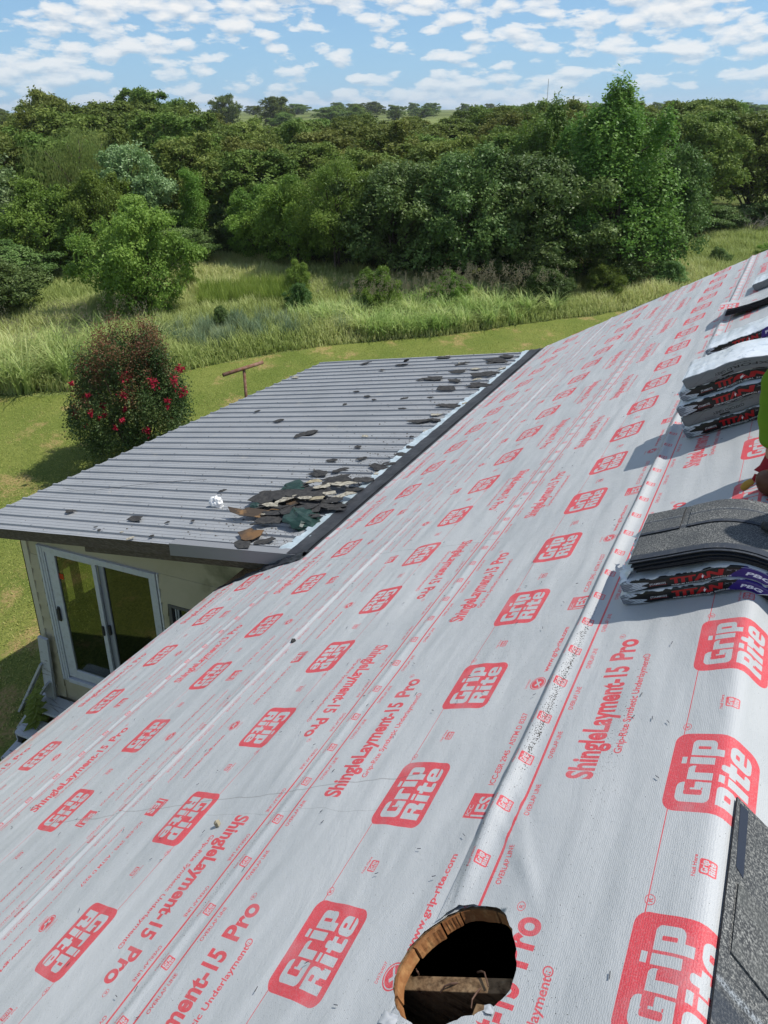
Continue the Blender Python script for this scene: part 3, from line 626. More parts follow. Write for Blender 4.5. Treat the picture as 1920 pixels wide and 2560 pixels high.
# interior, eave wall with openings, floor, inner wall
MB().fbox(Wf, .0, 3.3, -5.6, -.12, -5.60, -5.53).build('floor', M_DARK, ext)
def ew(y): return -7.45+.105*(y-3.0)
b = MB()
def epiece(y0, y1, z0, z1): b.quad8([(ew(y)+dx, y, z_) for (y, dx, z_) in [(y0, -.05, z0), (y0, .05, z0), (y1, .05, z0), (y1, -.05, z0), (y0, -.05, z1), (y0, .05, z1), (y1, .05, z1), (y1, -.05, z1)]])
epiece(3.05, 8.7, -5.95, -4.72); epiece(3.05, 8.7, -4.12, -3.98); epiece(3.05, 8.7, -3.36, -3.22)
for y in np.arange(3.05, 8.6, .5): epiece(y, y+.07, -4.72, -4.12); epiece(y, y+.07, -3.98, -3.36)
epiece(3.05, 3.42, -4.72, -3.36)
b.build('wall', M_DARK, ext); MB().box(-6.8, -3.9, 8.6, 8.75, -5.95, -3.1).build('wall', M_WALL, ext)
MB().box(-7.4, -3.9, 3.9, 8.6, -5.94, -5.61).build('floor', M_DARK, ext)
# ---- steps, stringers, loose boards and a weed at the door
M_PAINTW = mat('peeling_white_paint', (.46, .48, .49), .8, .2, var=[(4, (.16, .14, .12), .60, .68, (.5, 6, 6)), (60, (.36, .37, .37), .5, .8)], bump=(50, .08, .001))
st = empty('wooden_steps', (-7.3, 2.9, -6.3), 'peeling white wooden steps below the sliding door', 'steps')
def Sf(a, d, z_): q = WA+WE*a+WN*d; return (q[0]+.0*d, q[1], z_)
for (d0, zt) in ((.06, -5.87), (.30, -6.04), (.54, -6.19)):
    for j in range(2): MB().fbox(Sf, -.42, 1.3, d0+.125*j-.02, d0+.125*j+.098, zt-.035, zt).build('tread_board', M_PAINTW, st, bevel=.003)
    MB().fbox(Sf, -.38, 1.25, d0+.12, d0+.14, zt-.16, zt-.037).build('riser_shade', M_OLDWOOD, st)  # dark set-back board stands in for the shade of the open gap
MB().fbox(Sf, -.44, -.422, .0, .75, -6.3, -6.2).fbox(Sf, -.44, -.422, .0, .5, -6.2, -6.05).fbox(Sf, -.44, -.422, .0, .28, -6.05, -5.9).build('stringer', M_PAINTW, st)
def plank(name, A_, B_, w, t_, label, side=(1, 0, 0)):
    A_, B_ = Vector(A_), Vector(B_); d = (B_-A_).normalized(); s_ = Vector(side); s_ = (s_-d*s_.dot(d)).normalized(); n_ = d.cross(s_)
    q = MB(); q.quad8([A_-s_*w/2-n_*t_/2, A_+s_*w/2-n_*t_/2, A_+s_*w/2+n_*t_/2, A_-s_*w/2+n_*t_/2, B_-s_*w/2-n_*t_/2, B_+s_*w/2-n_*t_/2, B_+s_*w/2+n_*t_/2, B_-s_*w/2+n_*t_/2])
    o = q.build(name, M_PAINTW, None, bevel=.002); return tag(o, label, 'board')
plank('post_board', (-7.42, 2.97, -6.28), (-7.27, 2.98, -4.82), .15, .035, 'upright white painted board standing at the corner beside the sliding door', side=(.96, .26, 0))
plank('brace_board', (-7.95, 2.80, -6.28), (-7.36, 2.95, -5.25), .09, .03, 'slanting white board leaning outward past the upright by the steps', side=(.3, -.95, 0))
plank('brace_board', (-7.72, 2.66, -6.28), (-7.30, 2.93, -5.55), .10, .03, 'shorter white board leaning against the side of the steps', side=(.3, -.95, 0))
# ================================================================ torn shingles and litter on the metal roof
M_SH = {'k': mat('asphalt_dark', (.030, .030, .031), .9, .2, var=(25, (.06, .058, .055), .4, .7), bump=(180, .6, .002)),
        'w': mat('pale_granules', (.36, .335, .27), .9, .2, var=(30, (.16, .14, .11), .45, .65), bump=(200, .6, .002)),
        't': mat('tan_granules', (.33, .29, .20), .9, .2, var=(30, (.20, .17, .12), .4, .7), bump=(200, .6, .002)),
        'T': mat('stained_felt', (.055, .042, .032), .9, .2, var=(6, (.22, .13, .06), .48, .62), bump=(80, .6, .003)),
        'B': mat('rust_stained_shingle', (.06, .045, .035), .9, .2, var=(5, (.15, .085, .04), .4, .6), bump=(80, .6, .003)),
        'G': mat('green_plastic', (.010, .030, .023), .35, .45, var=(8, (.025, .065, .05), .5, .7)),
        'P': mat('white_paper', (.72, .72, .71), .6, .3)}
M_SH['K'] = M_SH['k']; M_SH['S'] = M_SH['k']; M_SH['U'] = M_SH['k']
scrap_n = 0
def shard(kind, x, y, size, seed, lift=0.0, aspect=.5, rot=None, tilt=.06, label='', group=None, name='shingle_scrap', cat='shingle scrap'):
    r = np.random.default_rng(seed); nv = int(r.integers(9, 15)); rot = r.uniform(-.5, .7) if rot is None else rot
    a = np.sort(np.linspace(0, 2*np.pi, nv, endpoint=False)+r.uniform(-.25, .25, nv)); rad = r.uniform(.55, 1.2, nv)*(1+.22*np.cos(2*(a-.4)))
    px_ = np.cos(a)*rad*size*.52; py_ = np.clip(np.sin(a)*rad, -.85, .85)*size*.52*aspect*1.35
    c, s_ = math.cos(rot), math.sin(rot); X = px_*c-py_*s_; Y = px_*s_+py_*c
    tx, ty = r.uniform(-tilt, tilt), r.uniform(-tilt, tilt); cv_ = r.uniform(-.35, .7)*size
    V = []; th_ = .005
    def zz(px2, py2): return .023+lift+tx*px2+ty*py2+cv_*((px2/size)**2)*.35*size+abs(tx)*size*.5+abs(ty)*size*.3
    rings = [1.0, .55]
    for top in (0, 1):
        for q in rings:
            for i in range(nv): V.append((x+X[i]*q, y+Y[i]*q, zz(X[i]*q, Y[i]*q)+th_*top+(r.uniform(-.004, .004) if q < 1 else 0)))
        V.append((x, y, zz(0, 0)+th_*top))
    V = [(vx, vy, vz-2.249-(-3.33-vx)*B12) for vx, vy, vz in V]
    F = []; K = 2*nv+1
    for top in (0, 1):
        o = top*K
        for i in range(nv):
            j = (i+1) % nv; f1 = (o+i, o+j, o+nv+j, o+nv+i); f2 = (o+nv+i, o+nv+j, o+2*nv)
            F += [f1, f2] if top else [f1[::-1], f2[::-1]]
    for i in range(nv): F.append((i, (i+1) % nv, K+(i+1) % nv, K+i))
    o = link(name, poly_mesh(name, V, F, [M_SH[kind]]))
    return tag(o, label, cat, group)
deb = [('k',-6.75,3.34,0.124),('k',-5.66,3.48,0.208),('k',-5.12,4.27,0.072),('k',-4.91,3.66,0.051),('k',-6.0,6.19,0.167),('k',-6.71,6.47,0.112),('w',-7.26,7.99,0.207),('w',-4.27,5.94,0.116),('k',-4.18,5.64,0.111),('k',-3.93,5.36,0.116),('k',-4.27,5.24,0.13),('k',-4.2,4.91,0.25),('k',-4.0,5.05,0.154),('k',-5.32,6.91,0.085),('k',-3.57,5.21,0.246),('w',-3.51,5.08,0.077),('k',-3.82,3.6,0.172),('k',-3.97,3.48,0.238),('w',-5.33,3.19,0.071),('k',-6.26,8.82,0.18),('k',-5.69,8.47,0.132),('k',-5.49,7.43,0.105),('k',-5.16,7.27,0.093),('k',-4.95,7.14,0.069),('k',-4.49,7.24,0.119),('k',-4.29,6.88,0.113),('k',-4.67,8.05,0.144),('k',-4.47,8.1,0.297),('w',-3.68,6.74,0.138),('k',-3.77,7.05,0.15),('k',-4.84,9.15,0.278),('w',-4.82,9.24,0.112),('k',-4.33,8.82,0.191),('w',-4.34,8.86,0.118),('k',-4.22,8.45,0.282),('w',-3.98,8.58,0.152),('k',-4.07,8.04,0.201),('k',-4.02,7.7,0.273),('w',-3.73,8.11,0.13),('k',-3.61,7.86,0.314),('k',-3.7,8.35,0.395),('w',-3.55,8.61,0.119),('k',-3.81,8.99,0.351),('k',-3.87,8.87,0.126),('k',-3.7,9.2,0.239),('k',-4.09,7.32,0.102),('k',-3.63,7.05,0.265),('t',-3.47,7.18,0.128),('k',-3.81,6.49,0.229),('k',-3.61,6.57,0.169),('w',-3.55,6.23,0.076),('k',-3.65,6.04,0.054),('k',-3.5,5.76,0.144),('k',-3.5,5.56,0.177),('k',-3.52,5.31,0.168),('k',-5.19,3.55,0.047),('k',-5.88,3.18,0.044),('k',-5.12,3.3,0.045),('k',-6.0,3.21,0.039),('w',-5.56,3.24,0.032)]
uniq = {0: 'small oval dark scrap nearest the outer near corner of the metal roof', 1: 'dark lens-shaped scrap alone near the barge board, left of the crumpled paper', 6: 'pale flat scrap by the outer edge of the metal roof near the iron T post',
        11: 'dark wedge scrap lying just beyond the big shingle pile', 14: 'thick dark curled scrap against the flashing beyond the pile', 16: 'dark strip beside the rust-stained piece', 17: 'long dark sliver nearest the grey drip trim',
        19: 'thin dark scrap near the far gable edge, leftmost there', 27: 'squared dark scrap in the middle of the far half of the metal roof', 40: 'largest dark sheet in the far heap beside the flashing', 33: 'pale chip lying on a dark scrap near the far gable', 47: 'tan scrap touching the flashing half way along', 28: 'pale scrap lying alone half way along near the flashing', 30: 'dark scrap lying right at the far gable edge'}
for i, (k, x, y, w) in enumerate(deb):
    w2 = w*(1.0 if w > .1 else 1.1)*(1.1 if y > 7.6 and k == 'k' and x > -4.6 else .95)
    g = 'dark shingle scraps strewn over the metal roof' if k == 'k' else 'pale shingle scraps strewn over the metal roof'
    lab = uniq.get(i) or ('dark torn shingle scrap, one of many loose on the grey metal roof' if k == 'k' else 'pale torn shingle scrap, one of several loose on the grey metal roof')
    shard(k, x, y, w2, 100+i, aspect=.55 if w > .1 else .7, label=lab, group=None if i in uniq else g, tilt=.05)
pile = [('K',-4.26,4.27,0.592),('K',-4.28,3.92,0.452),('k',-4.46,4.34,0.163),('T',-4.02,4.1,0.197),('k',-4.29,4.47,0.131),('k',-4.18,4.56,0.211),('t',-4.06,4.66,0.16),('w',-3.71,4.68,0.248),('w',-3.87,4.56,0.154),('k',-3.82,4.77,0.302),('k',-3.54,4.86,0.237),('w',-3.52,4.5,0.2),('w',-3.7,4.47,0.149),('t',-3.75,4.32,0.166),('w',-3.88,4.28,0.122),('w',-4.08,4.21,0.153),('w',-4.18,4.09,0.144),('k',-3.71,4.16,0.316),('K',-3.84,4.11,0.366),('w',-4.14,3.93,0.056),('T',-4.01,4.23,0.199),('k',-3.6,4.36,0.191),('k',-3.56,4.67,0.186),('k',-3.86,4.5,0.286),('K',-3.95,4.34,0.38),('k',-4.13,4.26,0.242),('k',-4.09,4.01,0.258),('k',-3.5,4.31,0.16)]
pl_ = {0: 'longest dark torn shingle strip on top of the big pile', 1: 'dark pointed shingle strip at the near left tip of the big pile', 3: 'brown water-stained felt piece in the middle of the pile', 6: 'tan granule piece at the far side of the pile', 7: 'long pale strip at the far right of the pile', 11: 'large pale chunk at the house side of the pile', 13: 'tan wedge standing out of the pile above the green plastic'}
for i, (k, x, y, w) in enumerate(pile):
    lift = .012+.05*max(0, 1-((x+3.95)/.5)**2-((y-4.3)/.45)**2)*(.4+.6*((i*37) % 10)/10)+(.03 if k in 'wt' else 0)
    kk = 'T' if k == 'K' and i == 1 else k
    lab = pl_.get(i) or ('pale torn shingle piece mixed into the big pile on the metal roof' if k in 'wtT' else 'dark torn shingle piece in the big pile on the metal roof')
    shard(kk, x, y, w*1.12, 300+i, lift=lift, aspect=.30 if k == 'K' else .42, tilt=.16, rot=rng.uniform(.05, .55), label=lab, group=None if i in pl_ else ('pale pieces in the shingle pile' if k in 'wtT' else 'dark pieces in the shingle pile'))
for i in range(34):      # lower layer of the pile
    x = -3.95+rng.normal(0, .24); y = 4.28+rng.normal(0, .22)
    if x > -3.42: x = -3.5
    shard('k' if i % 9 else 'w', x, y, rng.uniform(.12, .3), 400+i, lift=rng.uniform(0, .03), aspect=rng.uniform(.25, .5), tilt=.14, rot=rng.uniform(0, .6), label='dark torn shingle piece in the big pile on the metal roof' if i % 9 else 'pale torn shingle piece mixed into the big pile on the metal roof', group='dark pieces in the shingle pile' if i % 9 else 'pale pieces in the shingle pile')
shard('S', -5.2, 5.86, .257, 501, aspect=.62, rot=.5, label='squarish dark shingle offcut alone in the middle of the metal roof')
shard('B', -4.04, 3.66, .24, 502, aspect=.85, rot=.1, label='rust-brown stained shingle piece between the pile and the near edge')
def crumple(name, x, y, size, kind, seed, label, cat, flat=.6, spike=.25):
    bm = bmesh.new(); bmesh.ops.create_icosphere(bm, subdivisions=3, radius=1)
    r = np.random.default_rng(seed); A = r.normal(size=(14, 3)); ph = r.uniform(0, 6, 14)
    for v in bm.verts:
        c_ = np.array(v.co); q = 1+spike*sum(abs(math.sin(3*A[i].dot(c_)+ph[i])) for i in range(14))/7-spike
        v.co = Vector(c_*q)
    for v in bm.verts: v.co = Vector((x+v.co.x*size/2, y+v.co.y*size/2*.75, -2.249-(-3.33-x)*B12+.025+max(-.1, v.co.z+.45)*size/2*flat))
    me = bpy.data.meshes.new(name); bm.to_mesh(me); bm.free(); me.materials.append(M_SH[kind]); return tag(link(name, me), label, cat)
crumple('crumpled_paper', -4.92, 4.0, .13, 'P', 3, 'crumpled white paper ball lying left of the big pile', 'paper', .95, .8)
crumple('plastic_scrap', -4.16, 4.49, .30, 'G', 4, 'crumpled dark green plastic on the far side of the pile', 'plastic scrap', .2, .9)
crumple('plastic_scrap', -3.68, 4.03, .32, 'G', 5, 'crumpled shiny green plastic at the near side of the pile', 'plastic scrap', .25, .9)
crumple('plastic_scrap', -4.38, 4.07, .14, 'G', 6, 'small folded green plastic at the left of the pile', 'plastic scrap', .5, .5)
o = shard('U', -5.45, 8.75, .2, 503, aspect=.4, rot=.1, label='dark scrap with one corner curled upright near the far gable'); 
o2 = shard('k', -5.38, 8.78, .09, 504, lift=.03, aspect=.8, tilt=1.2, label='small dark flake standing on edge near the far gable')
# grit washed against the flashing and along the ribs
b = MB()
for i in range(2600):
    u = min(.9, abs(rng.exponential(.12))+.03); v = rng.uniform(.0, 1); 
    if rng.random() < .45: u = .05+abs(rng.normal(0, .12)); v = np.clip(rng.normal(.16, .11), 0, 1)
    if rng.random() < .06: u = rng.uniform(.1, .95); v = rng.uniform(.01, .99)
    fr = (v*NR) % 1; h = .003 if abs(fr-.5) > .14 else .0225
    s_ = rng.uniform(.003, .011)*(1.6 if rng.random() < .1 else 1); q = L(u, v, h); a = rng.uniform(0, 3)
    c_, d_ = math.cos(a)*s_, math.sin(a)*s_*.7
    n0 = len(b.V); b.V += [(q[0]-c_, q[1]-d_, q[2]), (q[0]+d_*.7, q[1]-c_*.7, q[2]), (q[0]+c_, q[1]+d_, q[2]+.001), (q[0], q[1], q[2]+s_*.7)]
    b.F += [(n0, n0+1, n0+3), (n0+1, n0+2, n0+3), (n0+2, n0, n0+3)]
o = b.build('shingle_grit', mat('grit', (.10, .09, .08), .9, .2, var=(90, (.3, .27, .22), .5, .75))); tag(o, 'fine shingle grit and crumbs washed over the metal roof', 'grit', kind='stuff')
# bent wire lying across the ribs
q = [L(u, v, .025) for u, v in ((.93, .155), (.86, .148), (.80, .152), (.70, .18), (.60, .20), (.50, .215))]
tag(MB().tube(q, .0022, 5).build('wire', M_SH['k']), 'thin dark bent wire lying across the ribs of the metal roof', 'wire')
# small litter on the underlayment
def flake(s, Y, size, kind, label, cat, h=.004, seed=1):
    r = np.random.default_rng(seed); a = np.linspace(0, 2*np.pi, 7, endpoint=False); rad = r.uniform(.5, 1, 7)*size/2
    V = [P(s+rad[i]*math.cos(a[i]), Y+rad[i]*math.sin(a[i])*.8, .022) for i in range(7)]+[P(s, Y, .022+h)]
    V += [P(s+rad[i]*math.cos(a[i]), Y+rad[i]*math.sin(a[i])*.8, .006) for i in range(7)]
    F = [(i, (i+1) % 7, 7) for i in range(7)]+[(8+i, 8+(i+1) % 7, (i+1) % 7, i) for i in range(7)]
    tag(link('scrap', poly_mesh('scrap', V, F, [M_SH[kind]])), label, cat)
flake(2.62, 2.205, .045, 'k', 'small black torn scrap lying on the seam of the underlayment', 'scrap', .012, 3)
flake(1.86, 1.07, .028, 't', 'small tan chip lying on the underlayment above the scuff line', 'scrap', .006, 4)

# ================================================================ bundles of shingles laid over the ridge
def noise_edge(c, y0, y1, colr, amp, seed, up=True):
    X = np.arange(c.w); e = y0+(y1-y0)*(.5+.5*np.clip(snoise(X/c.w*14, 0*X, seed, 4, 1.0)*amp, -1, 1))
    Yc = (np.arange(c.h)+.5)/c.h*c.Hm; m = (Yc[:, None] > e[None, :]) if up else (Yc[:, None] < e[None, :]); c.a[m] = colr
WHT, GRY, BLK, RED, PUR = (.80, .81, .82), (.44, .45, .46), (.022, .022, .026), (.62, .03, .05), (.16, .07, .42)
def face_titan(seed, hH=.09):
    r = np.random.default_rng(seed); c = Canvas(1500, 140, 1.0, hH, 3, bg=BLK)
    c.poly([(.385, 0), (.475, 0), (.525, hH), (.43, hH)], PUR)
    c.poly([(.475, 0), (.479, 0), (.529, hH), (.525, hH)], WHT)
    c.text('[TAMKO]', .115, .036, .062, .014, (.75, .75, .76), .03, slant=.15); c.poly([(.11, .030), (.182, .030), (.182, .0325), (.11, .0325)], RED)
    c.text('TITAN', .195, .030, .185, .042, RED, .06, slant=.18)
    c.poly([(.315, .032), (.322, .050), (.316, .050), (.326, .066), (.321, .053), (.328, .053)], (.85, .85, .85))
    c.text('XT', .388, .055, .030, .013, (.55, .55, .56), .0, slant=.2)
    c.text('PREMIUM ARCHITECTURAL SHINGLES', .195, .012, .205, .0105, (.80, .80, .80), .02, slant=.15)
    c.text('PBG', .432, .034, .055, .026, (.86, .85, .9), .04, slant=.2)
    c.text('CLASS 3', .555, .055, .07, .016, (.85, .85, .85), .03, slant=.15)
    c.text('IMPACT', .57, .034, .05, .010, (.75, .75, .75), .0, slant=.15); c.text('RATED', .567, .020, .042, .010, (.75, .75, .75), .0, slant=.15)
    for k in range(3): c.rr(.54, .026+k*.008, .56, .0275+k*.008, 0, (.6, .6, .6))
    c.rr(.66, 0, .74, hH, 0, RED); c.rr(.78, .02, .97, .07, .004, (.10, .10, .11))
    # gathered white end and torn hems
    X, Y, x, y = c.grid(0, .13, 0, hH); e = .075+.03*np.sin(y*60+seed)+.02*np.sin(y*170+seed*2)
    c.put(X, Y, x < e, (.68, .71, .74)); c.put(X, Y, x < e*.45+.008*np.sin(y*300), (.46, .49, .53)); c.put(X, Y, (x < e*.8) & (np.abs(np.sin(x*200+y*120)) < .15), (.12, .12, .13))
    noise_edge(c, hH*.90, hH*1.05, WHT, 1.1, seed+1); noise_edge(c, -hH*.02, hH*.11, (.62, .64, .66), 1.2, seed+2, False)
    for k in range(26):
        x0 = r.uniform(.1, .95); y0 = r.choice([r.uniform(0, .012), r.uniform(.076, .088)]); c.rr(x0, y0, x0+r.uniform(.02, .08), y0+r.uniform(.001, .002), .001, tuple(np.array(WHT)*r.uniform(.4, 1)))
    return c.image('wrapper_titan')
def face_oxford(seed, hH=.09):
    r = np.random.default_rng(seed); c = Canvas(1500, 140, 1.0, hH, 3, bg=GRY)
    c.text('OXFORD GREY', .17, .052, .17, .019, (.07, .07, .08), .01, flip=-2)
    c.text('30 YR 431', .33, .070, .05, .006, (.1, .1, .1), 0, flip=-2); c.text('UNIT', .26, .068, .03, .006, (.1, .1, .1), 0, flip=-2)
    c.rr(.20, .014, .255, .026, 0, (.05, .05, .05)); c.rr(.12, .012, .175, .024, .003, (.25, .25, .26)); c.rr(.122, .014, .173, .022, .002, GRY)
    for k in range(9):
        x0 = .02+.11*k; c.poly([(x0, 0), (x0+.002, 0), (x0+.14, hH), (x0+.137, hH)], (.30, .31, .32))
    c.poly([(.53, hH), (.62, hH), (.60, .02), (.56, .02)], RED)
    for k in range(4): c.ring(.585+.022*(k % 2), .05+.018*(k//2), 0, .008, (.85, .85, .85))
    c.ring(.49, .055, .010, .014, (.2, .2, .2))
    noise_edge(c, hH*.93, hH*1.05, WHT, 1.0, seed+1); noise_edge(c, 0, hH*.08, (.2, .2, .2), 1.2, seed+2, False)
    return c.image('wrapper_oxford')
M_T = [image_mat('wrapper_titan', face_titan(1), .32, (40, .5, .004)), image_mat('wrapper_titan_b', face_titan(5), .32, (40, .5, .004))]
M_O = image_mat('wrapper_grey', face_oxford(2), .34, (40, .5, .004))
M_PL = mat('white_plastic', (.66, .70, .73), .28, .5, var=[(5, (.52, .57, .61), .42, .62), (26, (.40, .45, .50), .58, .66)], bump=(14, .9, .012))
def rough_curve(l, Y, n):
    return P(l, Y, n-.019*np.clip(np.abs(l)/.14, 0, 1), RB)
def bundle_mesh(l0, l1, y0, y1, n0, n1, seed, facemat, skew=0.0):
    """wrapped bundle: l along its length (down the left slope positive), rounded section; near side carries the print"""
    nl = 90; prof_ = []; h = n1-n0; r_ = min(.009, h*.25)
    for (cy_, cn_, a0, a1) in ((y0+r_, n0+r_, 1.5, 1.0), (y0+r_, n1-r_, 1.0, .5), (y1-r_, n1-r_, .5, 0), (y1-r_, n0+r_, 0, -.5)):
        for t_ in np.linspace(0, 1, 4): a = math.pi*(a0+(a1-a0)*t_); prof_.append((cy_+r_*math.cos(a), cn_+r_*math.sin(a)))
    prof_ = np.array(prof_); K = len(prof_); ls = np.linspace(l1, l0, nl)     # from the left (downhill) end
    Lg = np.repeat(ls[:, None], K, 1); Yg = np.tile(prof_[:, 0], (nl, 1))+skew*(Lg-l0); Ng = np.tile(prof_[:, 1], (nl, 1))
    endf = np.clip((l1-Lg)/.03, 0, 1)*np.clip((Lg-l0)/.03, 0, 1); endf = .80+.20*np.sqrt(endf)
    Ng = (Ng-(n0+n1)/2)*endf+(n0+n1)/2; Yg = (Yg-(y0+y1)/2)*(.97+.03*endf)+(y0+y1)/2
    w_ = .0024*snoise(Lg*4, Yg*6+Ng*30, seed, 3, 1.3)+.0018*snoise(Lg*16, Yg*3+Ng*20, seed+5, 2, 1.0)
    top = (Ng > (n0+n1)/2)
    Ng = Ng+w_*np.where(top, 1.0, .25); Yg = Yg+w_*.9*np.where(Yg < (y0+y1)/2, -1, 1)
    V = rough_curve(Lg, Yg, Ng).reshape(-1, 3); F = []; mi = []; UV = np.zeros((nl*K, 2))
    UV[:, 0] = np.repeat((l1-ls)/(l1-l0), K); UV[:, 1] = np.tile(np.clip((prof_[:, 1]-n0)/h, 0, 1), nl)
    for i in range(nl-1):
        for k in range(K):
            k2 = (k+1) % K; F.append((i*K+k, i*K+k2, (i+1)*K+k2, (i+1)*K+k))
            mi.append(1 if (1 <= k <= 6) else 0)
    F = np.array(F); V = list(map(tuple, V)); uvl = UV
    me = npmesh('wrapper', V, F, [M_PL, facemat], uv=uvl, midx=mi, smooth=True)
    # end caps
    bm = bmesh.new(); bm.from_mesh(me)
    bm.verts.ensure_lookup_table()
    rings_ = [(base, [bm.verts[base+k] for k in range(K)]) for base in (0, (nl-1)*K)]
    for base, vs in rings_:
        ctr = sum((v.co for v in vs), Vector())/K
        c_ = bm.verts.new(ctr+Vector((-.006 if base == 0 else .006, 0, 0)))
        mids = []
        for k in range(K):
            fr = .55+.1*math.sin(k*2.1+seed); mids.append(bm.verts.new(ctr.lerp(vs[k].co, fr)+Vector((.008*math.sin(k*3.3+seed), 0, .004*math.sin(k*1.7)))))
        for k in range(K):
            k2 = (k+1) % K
            for q in ((vs[k], vs[k2], mids[k2], mids[k]), (mids[k], mids[k2], c_)):
                try: f_ = bm.faces.new(q); f_.material_index = 0; f_.smooth = True
                except ValueError: pass
    bm.to_mesh(me); bm.free(); return me
def bundle(l0, l1, y0, n0, n1, seed, fm, label, group, depth=.335, skew=0.0, flap=True):
    root = empty('shingle_bundle', tuple(P((l0+l1)/2, y0+depth/2, n0)), label, 'shingle bundle', group)
    link('wrapper', bundle_mesh(l0, l1, y0, y0+depth, n0, n1, seed, fm, skew), root)
    if flap:    # gathered plastic tuft at the end of the wrapper
        A, Bq = np.meshgrid(np.linspace(0, 1, 8), np.linspace(0, 1, 22), indexing='ij')
        Lq = l1-.01+.035*A*(.6+.5*snoise(Bq*4, A, seed+4, 3)); Yq = y0+depth*(.04+.92*Bq)+.012*snoise(A*3, Bq*5, seed+2, 3)*A+skew*(l1-l0)
        Nq = (n0+n1)/2+(n1-n0)*.42*A*snoise(Bq*3, A*.4, seed+8, 3, 1.0)+.01*np.sin(Bq*40+seed)*A
        link('wrapper_end', npmesh('wrapper_end', rough_curve(Lq, Yq, np.maximum(Nq, .008)).reshape(-1, 3), grid_faces(8, 22), [M_PL], smooth=True), root)
    return root
# near stack: two wrapped bundles and an opened one on top
g1 = 'bundles in the near stack over the ridge'
bundle(-.53, .462, 2.135, .006, .050, 11, M_T[0], 'bottom wrapped bundle of the near stack draped over the ridge', None)
bundle(-.53, .440, 2.140, .052, .096, 12, M_T[1], 'second bundle from the bottom of the near stack, print side torn white', None)
def shingle_mat():
    m = bpy.data.materials.new('granule_shingle'); m.use_nodes = True; t = m.node_tree; b_ = t.nodes['Principled BSDF']; tc = N(t, 'ShaderNodeTexCoord')
    n = N(t, 'ShaderNodeTexNoise', inp={'Scale': 210.0, 'Detail': 2.0, 'Roughness': .8}); t.links.new(tc.outputs['Object'], n.inputs['Vector'])
    n2 = N(t, 'ShaderNodeTexNoise', inp={'Scale': 5.0, 'Detail': 3.0}); t.links.new(tc.outputs['Object'], n2.inputs['Vector'])
    c = ramp(t, n.outputs[0], [(.36, (.022, .024, .027)), (.50, (.075, .078, .078)), (.60, (.22, .22, .205)), (.72, (.40, .39, .35))])
    c = mixc(t, ramp(t, n2.outputs[0], [(.4, 0), (.62, .55)]), c, (.045, .05, .055))
    sv = N(t, 'ShaderNodeSeparateXYZ'); t.links.new(tc.outputs['UV'], sv.inputs[0])
    band = ramp(t, sv.outputs[1], [(0.0, 1.0), (.085, 1.0), (.10, 0.0), (.50, 0.0), (.515, .75), (.56, .75), (.575, 0.0)])
    chalk = ramp(t, sv.outputs[1], [(.575, 0.0), (.585, 1.0), (.595, 0.0)])
    nb = N(t, 'ShaderNodeTexNoise', inp={'Scale': 30.0}); t.links.new(tc.outputs['Object'], nb.inputs['Vector'])
    c = mixc(t, math_(t, 'MULTIPLY', band, ramp(t, nb.outputs[0], [(.3, .6), (.55, .95)])), c, (.022, .030, .045))
    c = mixc(t, math_(t, 'MULTIPLY', chalk, ramp(t, n.outputs[0], [(.4, 0), (.6, .6)])), c, (.4, .45, .5))
    t.links.new(c, b_.inputs['Base Color']); b_.inputs['Roughness'].default_value = .85
    bp = N(t, 'ShaderNodeBump', inp={'Strength': .7, 'Distance': .002}); t.links.new(n.outputs[0], bp.inputs['Height']); t.links.new(bp.outputs[0], b_.inputs['Normal']); return m
M_SHN = shingle_mat(); M_EDGE = mat('asphalt_edge', (.018, .018, .020), .8, .3)
def shingle_slab(name, l0, l1, y0, y1, n0, th_, parent, seed, rc=RB, nl=70, skew=0.0, m=None, curl=0.0):
    ls = np.linspace(l1, l0, nl); yy = np.linspace(0, 1, 8); Lg, Tg = np.meshgrid(ls, yy, indexing='ij')
    Yg = y0+(y1-y0)*Tg+skew*(Lg-l0)+.0015*snoise(Lg*5, Tg, seed); w_ = .002*snoise(Lg*2, Tg*1.5, seed+1)
    curlz = curl*np.clip((Lg-(l1-.25))/.25, 0, 1)**2
    top = P(Lg, Yg, n0+th_+w_+curlz, rc).reshape(-1, 3); bot = P(Lg, Yg, n0+w_+curlz, rc).reshape(-1, 3); k = len(top); F = grid_faces(nl, 8); nj = 8; rim = []
    for i in range(nl-1): rim += [(i*nj+k, (i+1)*nj+k, (i+1)*nj, i*nj), (i*nj+nj-1, (i+1)*nj+nj-1, (i+1)*nj+nj-1+k, i*nj+nj-1+k)]
    for j in range(nj-1): rim += [(j, j+1, j+1+k, j+k), ((nl-1)*nj+j+k, (nl-1)*nj+j+1+k, (nl-1)*nj+j+1, (nl-1)*nj+j)]
    uv = np.stack([np.tile(((l1-Lg)/(l1-l0)).ravel(), 2), np.tile(Tg.ravel(), 2)], -1)
    mi = [0]*len(F)+[1]*len(F)+[1]*len(rim)
    me = npmesh(name, np.concatenate([top, bot]), np.concatenate([F, F[:, ::-1]+k, np.array(rim)]), [m or M_SHN, M_EDGE], uv=uv, midx=mi)
    return link(name, me, parent)
op = empty('opened_shingle_bundle', tuple(P(0, 2.35, .11)), 'opened bundle of loose dark grey shingles lying on top of the near stack', 'shingle bundle')
for k in range(11):
    sh = shingle_slab('shingle', -.52, .360+.010*math.sin(k*2.2), 2.155+.009*math.sin(k*1.9), 2.49+.008*math.sin(k*1.3), .099+k*.0046, .0036, op, k, nl=50)
